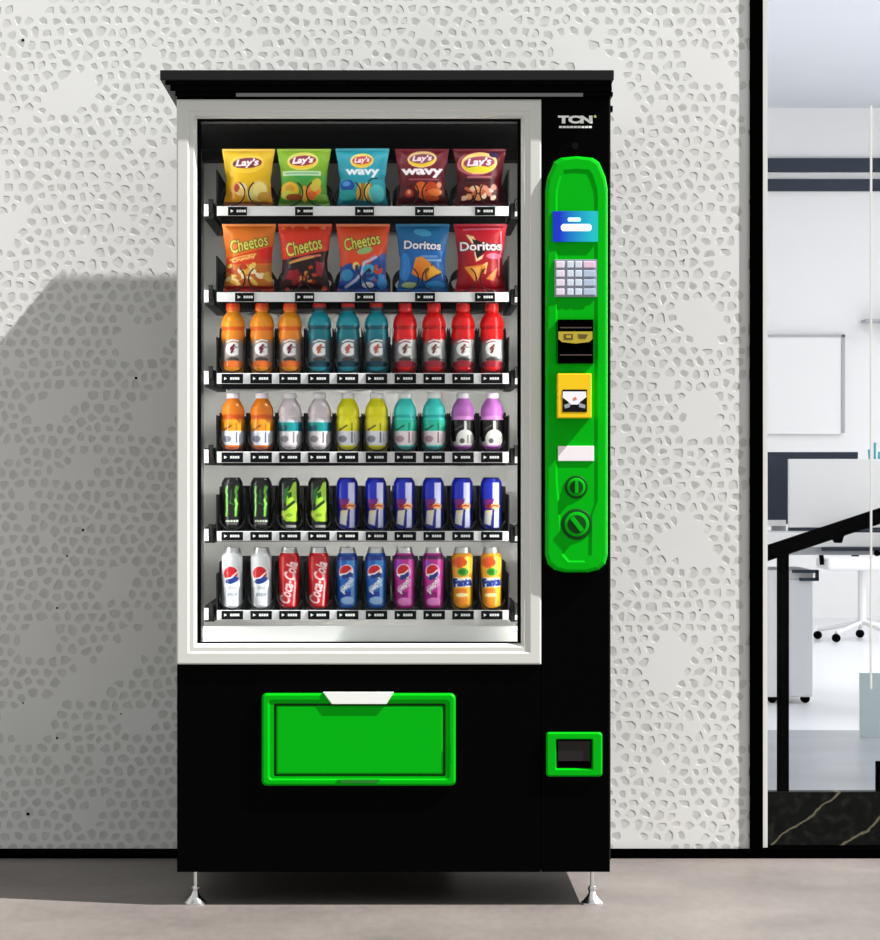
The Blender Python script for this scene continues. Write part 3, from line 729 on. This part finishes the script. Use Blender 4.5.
def logo_lays(c, cx, cy, w, h, ribbon=(120,20,40), halo=(246,214,100), txt=(250,240,240)):
    c.ell(cx, cy, w, h, halo, 4); c.ell(cx, cy+h*.15, w*.9, h*.75, (236,196,50), 4)
    c.ell(cx, cy-h*.05, w*.86, h*.55, ribbon, 4)
    c.text("Lay's", cx, cy-h*.02, w*1.4, h*.95, txt, 3, .04, .25, out=(120,20,50), ow=.5)
Y_, R_ = (240,232,60), (200,20,30)
def bag_designs():
    D = []
    # 0 yellow
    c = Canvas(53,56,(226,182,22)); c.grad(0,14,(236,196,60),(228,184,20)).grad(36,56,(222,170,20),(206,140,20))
    logo_lays(c, 25.5, 15, 17, 9.5, (118,22,44), (240,205,70))
    c.ell(17,41,9,8,(214,150,40)); c.ell(19,40,6.5,6,(238,216,168),20); c.ell(15,39,3,4,(170,70,20)); c.ell(21,43,5,3.6,(228,190,120))
    c.ell(37,42,9,10,(228,206,110)); c.ell(38,41,6.5,7.5,(240,222,140)); c.ell(41,47,6,4,(214,160,60),20); c.ell(29,46,3.6,6,(222,214,130))
    c.ell(10,49,6,4,(218,150,30)); c.rect(0,53,52.5,56,(140,80,50)); c.line([(1,1),(4,30)],1.2,(250,225,110),.6); D.append(c)
    # 1 green
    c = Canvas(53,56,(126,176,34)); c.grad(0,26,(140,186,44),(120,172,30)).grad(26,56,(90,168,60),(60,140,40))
    logo_lays(c, 26, 12.5, 15.5, 9, (140,30,64), (222,218,110))
    c.rect(6,44,22.5,27,(196,222,190)); c.rect(8,42,24,25.6,(120,186,120)); c.poly([(16,27),(38,27),(27,35)],(60,160,70))
    c.ell(13,41,9,8,(232,176,32)); c.ell(13,40,4.5,4,(200,150,30)); c.ell(12,46,8,4.5,(190,200,60)); c.ell(17,48,8,3.5,(150,70,20)); c.ell(28,45,3.4,8,(236,176,50))
    c.ell(37,42,7,9,(246,150,50),-20); c.ell(39,36,4.6,7,(224,206,70),-30); c.ell(35,46,5,4,(240,110,40)); c.ell(45,49,7,4,(120,176,60)); c.rect(0,53,53,56,(110,150,70)); D.append(c)
    # 2 teal wavy
    c = Canvas(54,56,(36,158,178)); c.grad(0,20,(44,166,184),(24,150,176)).grad(38,56,(30,160,170),(10,110,130))
    logo_lays(c, 26.5, 12.5, 11.5, 7.5, (214,60,50), (226,218,110), (255,220,210))
    c.text('wavy', 27, 25, 34, 8.5, (236,244,250), 0, .04, 0); c.ell(12,37,7,6,(20,80,160)); c.ell(11,35,4,2.6,(70,150,220)); c.ell(12,46,9,5,(40,170,170))
    for k in range(4): c.ell(23.5+k*3.6,43,2.4,9,[(224,176,60),(176,120,30),(238,200,110),(190,130,30)][k],-6)
    c.ell(41,45,8,9,(80,196,200)); c.line([(33,33),(37,30),(42,29.5)],1.3,(10,40,50)); c.line([(34,34),(33,44),(37,52)],1.2,(220,220,120)); c.rect(0,54,54,56,(10,80,100)); D.append(c)
    # 3 maroon wavy
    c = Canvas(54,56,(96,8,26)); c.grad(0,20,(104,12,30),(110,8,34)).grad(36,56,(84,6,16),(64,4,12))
    logo_lays(c, 27, 10.5, 14.5, 8.5, (120,60,80), (236,204,140), (232,214,226))
    c.text('wavy', 27, 24.5, 42, 9, (246,240,246), 0, .045, 0); c.rect(14,44,30,31.4,(190,130,140),.7)
    c.ell(26,38,6,5,(226,104,40)); c.ell(37,38,8,4.6,(196,70,20),-15); c.ell(38,44,9,4,(232,120,50),10); c.ell(29,46,6,4,(210,86,40)); c.ell(14,44,4.5,4,(176,50,36)); c.ell(14,43,2,2,(236,160,120)); c.ell(36,49,8,3,(190,70,30)); c.ell(44,36,2.4,3,(240,150,110)); D.append(c)
    # 4 dark red, big logo
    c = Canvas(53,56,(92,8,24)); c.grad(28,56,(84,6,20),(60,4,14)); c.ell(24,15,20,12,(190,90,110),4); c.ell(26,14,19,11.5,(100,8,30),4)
    logo_lays(c, 26, 14.5, 18, 11, (150,50,80), (244,212,130), (248,226,240))
    c.ell(26,21,12,3.4,(226,208,40)); c.ell(41,6,5,3,(50,30,80)); c.rect(14,38,27.5,29.6,(200,140,150),.7); c.rect(10,40,30.5,33,(40,4,14))
    c.blobs(10,42,37,49,[(226,160,100),(232,190,160),(200,100,60),(214,140,120),(240,214,190)],20,2.4,4.6,5); c.rect(0,52,53,56,(70,10,24)); D.append(c)
    # 5 orange cheese puffs
    def puff(c, cx, cy, w, h, rot):
        c.text('Cheetos', cx, cy, w, h, (226,214,90), rot, .02, .1, out=(38,52,16), ow=.6); 
    c = Canvas(54,68,(226,116,30)); c.grad(0,30,(232,128,40),(226,110,20)); c.poly([(2,36),(52,22),(52,40),(2,42)],(214,60,24)); c.poly([(36,27),(52,22),(52,36),(40,36)],(226,30,20))
    puff(c, 27, 20, 38, 13, 13); c.line([(8,37),(22,33),(34,31)],1.6,(240,180,80))
    c.rect(0,54,42,68,(196,110,40),.8); c.blobs(6,48,42,60,[(232,200,90),(222,170,60),(196,90,40),(240,220,150),(244,226,190),(190,60,30)],34,2.2,5,8)
    c.rect(0,54,63,68,(150,20,16)); c.text('Crunchy', 22, 36, 24, 4.6, (250,210,120), 13, .04); D.append(c)
    # 6 red-hot, plain dark picture
    c = Canvas(54,68,(222,56,24)); c.grad(0,24,(226,66,30),(214,40,20)); c.blobs(4,50,1,5,[(240,150,90),(230,120,60)],9,1.5,3,3)
    c.poly([(0,38),(54,26),(54,68),(0,68)],(36,10,14)); puff(c, 26, 23, 36, 14, 14)
    c.line([(14,39),(28,34),(42,32)],2.4,(216,110,100)); c.line([(12,40),(36,34)],1.6,(216,176,70)); c.poly([(10,48),(20,46),(24,58),(8,56)],(150,20,34)); c.poly([(38,38),(46,40),(44,54),(38,52)],(150,24,44))
    c.blobs(20,38,44,60,[(220,150,70),(200,60,30),(240,200,140),(120,20,20)],12,1.8,3.6,9); c.blobs(6,48,58,67,[(140,24,20),(200,70,30),(60,10,12)],14,2,4,4); D.append(c)
    # 7 orange over blue
    c = Canvas(54,68,(220,74,28)); c.grad(0,4,(236,130,90),(222,80,34)); c.poly([(0,46),(14,40),(30,44),(46,30),(54,30),(54,68),(0,68)],(24,70,150)); puff(c, 26, 18, 36, 13, 12)
    c.ell(29,27.5,8,3.2,(140,186,120),14); c.ell(11,52,6,6,(40,140,190)); c.line([(10,64),(20,57),(26,50),(28,40),(40,34)],3,(190,190,220)); c.line([(32,36),(40,31)],2,(214,90,90)); c.ell(20,43,3.4,4,(242,206,110)); c.ell(21,44,1.8,2.4,(60,60,60))
    c.ell(33,46,6,4.6,(60,170,210)); c.ell(33,48,2.4,2,(20,30,60)); c.ell(42,47,4.6,4,(200,60,50)); c.blobs(26,48,42,62,[(220,225,235),(60,140,200),(190,60,60),(30,60,120)],14,1.6,3.4,12); c.ell(32,62,6,3,(225,228,236)); c.ell(46,60,5,6,(60,140,210)); D.append(c)
    # 8 blue tortilla
    c = Canvas(54,68,(22,104,160)); c.grad(0,24,(30,110,160),(20,96,156)).grad(24,68,(20,104,180),(16,80,150)); c.ell(27,9,9,3.6,(70,160,200),-10)
    c.text('Doritos', 27, 22, 37, 8.5, (240,236,244), -2, .03, 0, out=(20,40,90), ow=.8); c.rect(26,42,32,35,(120,160,210),.8); c.rect(30,46,36,38.5,(150,180,220),.8)
    c.ell(9,44,6,14,(40,130,210)); c.poly([(20,35),(26,33),(46,49),(30,58),(16,51)],(224,140,40)); c.poly([(23,36),(30,58),(17,50)],(236,120,30)); c.line([(37,41),(30,50),(31,56)],1.6,(120,60,20)); c.poly([(34,42),(46,49),(33,55)],(240,176,60)); c.line([(46,50),(30,59)],1.4,(20,30,40))
    c.ell(14,62,8,3,(170,190,130)); c.ell(40,62,10,4,(50,140,200)); D.append(c)
    # 9 red tortilla
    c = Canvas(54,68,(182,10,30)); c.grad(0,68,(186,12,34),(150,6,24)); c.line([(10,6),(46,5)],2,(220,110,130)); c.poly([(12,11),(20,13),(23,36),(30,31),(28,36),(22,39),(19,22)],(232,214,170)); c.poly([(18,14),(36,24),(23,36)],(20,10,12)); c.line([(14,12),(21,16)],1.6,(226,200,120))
    c.text('Doritos', 27, 23, 42, 9, (248,244,248), 1, .03, 0, out=(60,8,16), ow=.8); c.ell(40,33,8,3,(226,110,140)); c.line([(47,8),(48,26),(45,36),(45,52)],1.3,(236,140,160))
    c.poly([(10,44),(34,41),(22,60)],(232,140,50)); c.poly([(17,45),(27,44),(23,56)],(244,180,90)); c.poly([(32,56),(44,44),(40,58)],(230,140,70)); c.line([(30,42),(33,40),(31,50)],1.6,(240,200,120)); c.line([(28,46),(26,58)],1.2,(120,30,20)); D.append(c)
    return D
bd = bag_designs()
bag_px = [(222,275,149),(277,331,149),(335.5,389.5,148.5),(395,449,149),(453,506,149),(222,276,224),(278,332,224),(336,390,224),(395.5,449.5,224),(453.5,507,224)]
bag_lab = ['yellow snack bag with a red oval logo, leftmost on the top shelf',
 'green snack bag with a red oval logo and two chips, top shelf',
 'turquoise wavy chip bag in the middle of the top shelf',
 'maroon wavy chip bag with large white letters and orange chips, top shelf',
 'dark red snack bag with a big yellow oval logo, rightmost on the top shelf',
 'orange cheese puff bag with a red stripe, leftmost on the second shelf',
 'red and black cheese puff bag, second from the left on the second shelf',
 'orange-red puff bag with a blue lower half, middle of the second shelf',
 'blue tortilla chip bag with one orange chip on the second shelf',
 'red tortilla chip bag with white lettering, rightmost on the second shelf']
seal_c = [(238,204,90),(160,200,80),(70,170,190),(110,20,36),(110,20,40),(238,150,80),(236,120,80),(238,140,100),(60,130,170),(170,30,56)]
for i, ((x0, x1, yt), c) in enumerate(zip(bag_px, bd)):
    row = 0 if i < 5 else 1; z = trayz[row]+.0045; yc = .140
    s0 = (DC+yc)/FP; zt_ = HC-(yt-470)*s0; hpx = (zt_-z)/SB
    hh = int(round(hpx)); e = empty('snack_bag', (PX((x0+x1)/2, yc), yc, z))
    tag(e, bag_lab[i], 'snack bag', 'snack bags on the two upper shelves')
    c.h = hh
    if hh != c.a.shape[0]/4:                      # fit the print to the pouch height
        idx = (np.arange(hh*4)*c.a.shape[0]/(hh*4)).astype(int); c.a = c.a[idx]
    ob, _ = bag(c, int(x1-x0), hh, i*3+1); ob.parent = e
    ob.data.transform(Matrix.Diagonal((1,1,hpx/hh,1)))
    w = (x1-x0); s_ = seal('top_seal', w*.995, hpx*SB-.0055, hpx*SB, seal_c[i]); s_.parent = e
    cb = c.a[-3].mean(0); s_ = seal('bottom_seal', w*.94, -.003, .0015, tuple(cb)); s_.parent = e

# ---------------------------------------------------------------- products: bottles and cans
def revolve(canvas, prof, name, m, zs=None):
    """prof: (radius px, distance from top px); dense on the front half so the print is sharp"""
    H = prof[-1][1]; pr = np.array(prof, float)
    lv = []
    for (r0, t0), (r1, t1) in zip(prof[:-1], prof[1:]):
        n = max(1, int(math.ceil(abs(t1-t0)*2))); lv += [(r0+(r1-r0)*k/n, t0+(t1-t0)*k/n) for k in range(n)]
    lv.append(prof[-1]); lv = np.array(lv); nf, nb = 56, 12
    th = np.concatenate([np.linspace(-math.pi, 0, nf+1), np.linspace(0, math.pi, nb+1)[1:-1]]); n = len(th)
    R, T = lv[:,0], lv[:,1]
    X = R[:,None]*np.cos(th); Y = R[:,None]*np.sin(th); Tm = np.repeat(T[:,None], n, 1)
    Rm = max(R)
    V = np.stack([X*SB, Y*SB, (HH[0]-Tm)*SB], -1).reshape(-1,3)
    # blend flat and wrapped mapping so the print holds up from the side
    xx = Rm+np.clip(X, -R[:,None]*.995, R[:,None]*.995)
    cols = canvas.sample(xx.ravel(), Tm.ravel())
    F = [(k*n+i, k*n+(i+1)%n, (k+1)*n+(i+1)%n, (k+1)*n+i) for k in range(len(lv)-1) for i in range(n)]
    F.append(tuple(range(n))[::-1]); F.append(tuple((len(lv)-1)*n+i for i in range(n)))
    F = [f[::-1] for f in F]
    o = painted(name, V, F, cols, m)
    me = o.data; me.set_sharp_from_angle(angle=math.radians(35)); return o
HH = [0]
def bottle(kind, H, cap_c, body_c, lab):
    HH[0] = H; W = 25.0; r = 12.4
    e = empty('drink_bottle', (0,0,0))
    if kind == 'sport':
        capt = 8; prof = [(5.6,8),(5.8,9.5),(7.5,11),(10.2,15),(11.8,20),(12.1,24),(11.0,26.5),(11.4,29),(11.9,32),(11.6,36),(11.5,44),(12.2,49),(12.3,H-7),(11.6,H-3),(10,H)]
        cap = [(5.4,0),(6.6,.8),(6.9,5.5),(7.1,7),(6.6,8.2)]; l0, l1 = 36.5, H-6; lr = [(11.75,l0),(11.65,44),(12.35,49),(12.4,l1)]
    else:
        capt = 5.5; prof = [(5.6,5.5),(6.2,6.5),(8.2,9.5),(10.6,14),(11.6,19),(11.5,22),(10.9,24),(11.4,27),(11.9,30),(11.9,H-5),(11.2,H-2),(9.6,H)]
        cap = [(5.8,0),(6.5,.7),(6.6,4.5),(6.7,5.5)]; l0, l1 = 27, H-6; lr = [(11.7,l0),(12.1,30.5),(12.1,l1)]
    b = Canvas(W, H, body_c[0]); 
    for k, (t0, t1, c) in enumerate(body_c[1]): b.rect(0, W, t0, t1, c)
    o = revolve(b, prof, 'bottle_body', M['paint_bot']); o.parent = e
    cc = Canvas(W, 10, cap_c[0]); 
    if len(cap_c) > 1: cc.rect(0, W, 4.6, 10, cap_c[1])
    o = revolve(cc, cap, 'cap', M['paint_bot']); o.parent = e
    o = revolve(lab, lr, 'label', M['paint_bot']); o.parent = e
    return e
def glabel(H, base, ringbg, gcol, bolt, low, right=None):
    c = Canvas(25, H, base)
    c.grad(36, 42, base, ringbg).rect(0,25,42,H,ringbg)
    if right: c.rect(18,25,37,56,right)  # grey glare painted into the right side of the label
    c.text('G', 12, 46.5, 13, 13.5, gcol, 0, .06); c.line([(14,42.5),(11,46),(13.5,46.5),(11.5,50)],2.0,bolt); c.line([(7,39.5),(12,37.4),(18,38.4)],1.4,gcol)
    c.ell(12.5,57,6.5,2.6,(70,60,58)); c.ell(12.5,61.5,11,3.6,low)
    return c
def zlabel(H, up, mark, low, dark, foot_c):
    c = Canvas(25, H, up); c.line([(4,37),(11,32.5)],1.7,mark); c.line([(16,31),(16,38)],1.6,mark,.7); c.rect(0,25,38,H,low)
    c.ell(7,46,4,3.4,dark,0,.55); c.rect(15.2,17,39,50,dark,.75); c.rect(18.5,19.6,40,49,dark,.35)
    c.poly([(0,46),(6,54),(12,56),(19,54),(25,46),(25,H),(0,H)],foot_c); return c
H3 = (PZ(303,.14)-trayz[2]-.0008)/SB; H4 = (PZ(393,.14)-trayz[3]-.0008)/SB
B = {}
B['orange'] = bottle('sport', H3, [(226,70,24),(236,110,30)], ((238,150,26), [(24,28,(226,96,16)),(28,37,(240,140,30))]), glabel(H3,(214,120,50),(150,138,132),(240,240,244),(110,20,50),(226,110,40)))
B['teal'] = bottle('sport', H3, [(206,40,30),(40,60,70)], ((20,146,164), [(23,27,(8,84,100)),(27,37,(14,120,136))]), glabel(H3,(14,100,116),(120,130,136),(240,240,240),(214,90,60),(8,60,76),(90,110,120)))
B['red'] = bottle('sport', H3, [(200,24,26),(226,40,34)], ((228,18,22), [(23,27,(180,10,14))]), glabel(H3,(190,20,26),(150,150,150),(238,238,238),(120,60,40),(160,30,50),(196,198,198)))
H = H4
B['amber'] = bottle('smooth', H, [(238,232,240)], ((234,128,18), [(22,26,(220,90,10)),(54,H4,(180,90,60))]), zlabel(H4,(238,150,24),(150,80,10),(226,230,240),(60,60,90),(200,130,90)))
z2 = zlabel(H4,(196,204,214),(10,90,100),(232,228,232),(90,80,90),(190,184,188)); z2.rect(0,25,29.5,38.2,(20,146,146)); z2.ell(6,35,4,3,(16,90,110)); z2.rect(18,25,29.5,38.2,(20,110,124))
B['clear'] = bottle('smooth', H, [(232,232,232)], ((214,202,208), [(54,H4,(170,166,170))]), z2)
B['yellow'] = bottle('smooth', H, [(236,234,240)], ((232,226,20), [(54,H4,(200,186,50))]), zlabel(H4,(236,230,40),(110,100,20),(230,232,240),(70,70,90),(206,196,70)))
B['aqua'] = bottle('smooth', H, [(238,240,240)], ((64,214,206), [(22,25,(30,180,176)),(54,H4,(70,140,146))]), zlabel(H4,(40,200,170),(0,110,80),(238,228,232),(140,90,110),(90,150,160)))
zp = zlabel(H4,(20,16,20),(90,80,80),(18,14,18),(20,16,20),(110,60,120)); zp.ell(14,46,9,9.5,(230,232,226)); zp.rect(13,15.4,28,40,(220,225,220)); zp.ell(11,48,2.4,2.6,(90,90,90)); zp.rect(16,17.4,42,50,(150,150,150)); zp.rect(19,20,42,50,(170,170,170)); zp.poly([(0,50),(5,48),(8,54),(0,55)],(200,190,200))
B['purple'] = bottle('smooth', H, [(240,232,244)], ((188,110,196), [(23,27,(226,150,222)),(54,H4,(110,50,120))]), zp)

def can(H, top_c, canvas, lid_m, tall):
    HH[0] = H; r = 10.4 if tall else 10.6; e = empty('drink_can', (0,0,0))
    tp = 8.0 if tall else 4.0
    prof = [(r-2.0,tp-2.5),(r-.9,tp-.6),(r,tp+1.6),(r,H-4),(r-.5,H-2.2),(r-2.2,H)]
    o = revolve(canvas, prof, 'can_body', M['paint_can']); o.parent = e
    s = SB; z = H*SB
    if tall: lp_ = [((r-1.6)*s,z-(tp-1.2)*s),((r-2.2)*s,z-3.6*s),((r-3.0)*s,z-1.2*s),((r-2.8)*s,z-.4*s),((r-3.1)*s,z),((r-3.5)*s,z-.2*s),((r-3.8)*s,z-1.0*s),(.0005,z-1.0*s)]
    else: lp_ = [((r-2.1)*s,z-2*s),((r-2.6)*s,z-1.1*s),((r-2.3)*s,z-.4*s),((r-2.6)*s,z),((r-3)*s,z-.2*s),((r-3.3)*s,z-1.0*s),(.0005,z-1.0*s)]
    l = G().lathe(lp_, n=40).build('lid', lid_m, e, smooth=True, loc=(0,0,0))
    zt = z-1.0*s; g = G(); g.box(-.0045,.0045,-.010,.004,zt,zt+.0012); G_ = g.build('pull_tab', lid_m, l, loc=(0,0,0), bevel=.0004)
    return e
H5 = (PZ(477.5,.14)-trayz[4]-.0008)/SB; H6 = (PZ(547,.14)-trayz[5]-.0008)/SB
def cv(H, bg): return Canvas(21.2, H, bg)
# black can, green claw marks
c = cv(H5, (14,18,16)); gr = (112,196,60)
for x, p in ((5,0),(10,1),(14.5,2)):
    if p == 1: c.line([(10,12),(10,20),(9.4,26)],.9,(40,110,30)); continue
    c.line([(x+.8,9),(x,14),(x+.9,18),(x+.2,24),(x+.7,28),(x,38)],2.1,gr)
c.line([(15,14),(17,9.5)],1.6,gr); c.line([(14,22),(16.2,26),(14.2,31)],1.5,(150,214,90)); c.line([(6.5,24),(13,27)],.8,(40,130,30))
c.rect(4.5,17,42.2,44.4,(214,222,206)); 
for k in range(4): c.rect(6.4+k*2.6,7.0+k*2.6,42.2,44.4,(60,70,60))
c.rect(6,16,45.6,46.8,(110,104,104)); CAN = {}
CAN['claw'] = can(H5, None, c, M['darkalu'], False)
c = cv(H5, (14,20,16)); lime = (168,220,50)
c.poly([(15,5),(18,4),(19,44),(8,44),(3,38),(3,34),(8,28),(7,18),(12,12)],lime); c.poly([(6,12),(11,8),(8,24),(5,26)],(40,120,40)); c.poly([(9,16),(13,14),(14,19),(10,21)],(24,80,20)); c.poly([(4,32),(16,22),(17,25),(6,33.5)],(24,50,20)); c.poly([(3,36),(12,35),(16,39),(10,41),(4,38)],(212,214,90)); c.ell(11,37.5,3.6,2,(120,180,30)); c.ell(11,46,6,2.4,(16,24,16)); c.rect(7,18,47.4,50,(170,170,170))
CAN['lime'] = can(H5, None, c, M['darkalu'], False)
c = cv(H5, (18,30,150)); c.rect(0,14,0,21,(20,40,200)); c.rect(11.8,18.2,5,50,(206,208,240)); c.poly([(2,22),(13,21),(11,30),(4,31)],(120,20,130)); c.poly([(5,27),(12,25),(13,30),(6,32)],(130,10,50))
c.ell(14.5,28.5,4.6,3.2,(244,190,110)); c.line([(9,29.5),(13,27.5),(17,28.5)],1.4,(206,40,40)); c.poly([(4,33),(11.5,32),(10,48),(3,46)],(216,214,206)); c.poly([(11.5,32),(13.5,31),(12.8,50),(9.6,50)],(16,24,130)); c.poly([(0,36),(3,34),(3,48),(0,48)],(24,34,120)); c.ell(7,34,3,1.6,(226,210,140))
CAN['bull'] = can(H5, None, c, mat('can_blue_top', (30,40,120), .35, .4), False)
def globe(c, cx, cy, rx, ry, rot=25):
    c.ell(cx, cy, rx, ry, (244,244,248), rot); c.ell(cx-.7, cy-.9, rx*.84, ry*.74, (206,16,30), rot)
    c.ell(cx+.6, cy+ry*.62, rx*.8, ry*.36, (20,50,130), rot-8); c.line([(cx-rx*.9,cy+ry*.5),(cx,cy+ry*.35),(cx+rx*.8,cy-ry*.3)],1.3,(246,246,250))
c = cv(H6, (222,226,230)); c.rect(0,5,40,H6,(120,128,136),.35); globe(c, 10, 27, 8.2, 9.2); c.text('diet', 11, 40, 8, 4, (150,158,170), 0, .02); c.text('pepsi', 11, 47, 10, 5, (120,130,150), 0, .02)
CAN['diet'] = can(H6, None, c, M['alu'], True)
c = cv(H6, (206,24,34)); c.rect(0,22,8,14,(196,14,24)); c.text('Coca-Cola', 9.8, 35, 42, 11.5, (246,222,224), 78, .03, .3); c.line([(15.5,20),(16.5,36),(15,58)],1.4,(240,190,194))
CAN['cola'] = can(H6, None, c, M['alu'], True)
c = cv(H6, (26,96,190)); c.rect(0,22,8,13,(20,50,140)); c.rect(10,18,13,19,(90,170,230),.6); globe(c, 9.6, 24, 7.4, 6.6); c.poly([(3,40),(16,30),(17,38),(4,46)],(150,190,230)); c.rect(4,14,44,50,(10,46,156)); c.text('pepsi', 10.5, 38, 17, 7.5, (236,242,250), 50, .04, 0, out=(20,60,130), ow=.4); c.ell(11,53,7,4,(150,186,230)); c.rect(14.5,18,30,58,(170,205,240),.55)  # last rect is a pale glare painted down the right side
CAN['blue'] = can(H6, None, c, M['alu'], True)
c = cv(H6, (196,40,150)); c.rect(0,22,8,12,(90,10,90)); c.ell(4,18,5,5,(160,50,190)); globe(c, 10, 24, 7.2, 7.4, 40); c.poly([(3,40),(16,30),(17,38),(4,46)],(230,150,210)); c.rect(4,14,44,50,(140,4,116)); c.text('pepsi', 10.5, 38, 17, 7.5, (246,230,242), 50, .04, 0, out=(96,20,70), ow=.4); c.ell(11,54,7.5,4,(226,130,200)); c.rect(14.5,18.5,12,58,(236,120,206),.55)  # last rect paints the glare on the right of the can
CAN['pink'] = can(H6, None, c, M['alu'], True)
c = cv(H6, (246,170,30)); c.ell(9,15,8.5,6,(232,96,24)); c.ell(16,18,6,9,(250,212,70)); c.ell(9,15,6,4.4,(228,84,20)); c.ell(11,24.5,5.4,4,(60,160,30)); c.ell(10,24.5,3,2.4,(30,120,20)); c.rect(2,19,30,39.4,(250,240,200)); c.text('Fanta', 10.6, 34.6, 18.5, 9, (20,50,150), 6, .07, 0, out=(246,246,250), ow=.5)
c.ell(10,44,7,3.2,(236,130,20)); c.ell(10,47.5,6.4,2,(250,230,170)); c.ell(10,54,7.5,4.6,(238,140,24)); c.rect(15,19,41,58,(252,206,40),.7)  # yellow band at the right is glare painted into the colour
CAN['fizz'] = can(H6, None, c, M['alu'], True)

def place_row(ri, kinds, store, cat, labs, group, centers, xo=0.0):
    z = trayz[ri]+.0008; seen = {}
    for i, k in enumerate(kinds):
        seen[k] = seen.get(k, 0)+1; n = seen[k]
        o = store[k] if n == 1 else copy_tree(store[k])
        r = .0292 if cat == 'bottle' else .0250
        yc = .111+r
        o.location = (PX(centers[i]+xo, yc), yc, z)
        tag(o, labs[k][n-1], cat, group)
cen = [233,262,290,319.5,348,376.5,405,434,463,492]
place_row(2, ['orange']*3+['teal']*3+['red']*4, B, 'bottle', dict(
 orange=['leftmost of three amber sports drink bottles on the third shelf','middle of three amber sports drink bottles on the third shelf','amber sports drink bottle next to the first teal one'],
 teal=['teal sports drink bottle standing right of the amber ones','middle of three teal sports drink bottles with red caps','teal sports drink bottle standing left of the red ones'],
 red=['red sports drink bottle standing next to the last teal one','second of four red sports drink bottles from the left','third of four red sports drink bottles from the left','rightmost red sports drink bottle at the end of the third shelf']),
 'sports drink bottles on the third shelf', cen)
place_row(3, ['amber']*2+['clear']*2+['yellow']*2+['aqua']*2+['purple']*2, B, 'bottle', dict(
 amber=['orange drink bottle with a white cap, leftmost on the fourth shelf','orange white-capped drink bottle beside the clear ones on the fourth shelf'],
 clear=['pale bottle with a teal label band, left one of the two','pale bottle with a teal label band, standing beside the yellow bottle'],
 yellow=['bright yellow drink bottle standing beside the pale bottles','bright yellow drink bottle standing beside the aqua bottles'],
 aqua=['aqua green drink bottle standing beside the yellow bottle','aqua green drink bottle standing beside the purple bottle'],
 purple=['purple drink bottle with black label beside the aqua bottle','purple drink bottle with black label, rightmost on the fourth shelf']),
 'white-capped drink bottles on the fourth shelf', cen)
place_row(4, ['claw']*2+['lime']*2+['bull']*6, CAN, 'can', dict(
 claw=['black can with thin green claw marks, leftmost on the fifth shelf','black can with thin green claw marks, second on the fifth shelf'],
 lime=['black can with a broad lime pattern beside the claw-mark cans','black can with a broad lime pattern beside the first blue can'],
 bull=['blue and silver energy drink can beside the lime and black can','second blue and silver energy can from the left','third blue and silver energy can from the left','fourth blue and silver energy can from the left','blue and silver energy can, next to last on the fifth shelf','blue and silver energy can at the right end of the fifth shelf']),
 'energy drink cans on the fifth shelf', cen, -.8)
place_row(5, ['diet']*2+['cola']*2+['blue']*2+['pink']*2+['fizz']*2, CAN, 'can', dict(
 diet=['silver white soda can with a red globe, leftmost on the bottom shelf','silver white soda can with a red globe beside the red cans'],
 cola=['red soda can with white script, beside the silver white can','red soda can with white script, beside the blue can'],
 blue=['blue soda can with a globe emblem, beside the red can','blue soda can with a globe emblem, beside the magenta can'],
 pink=['magenta soda can with a globe emblem, beside the blue can','magenta soda can with a globe emblem, beside the orange can'],
 fizz=['orange soda can with blue lettering, beside the magenta can','orange soda can with blue lettering, rightmost on the bottom shelf']),
 'soda cans on the bottom shelf', cen, -.8)
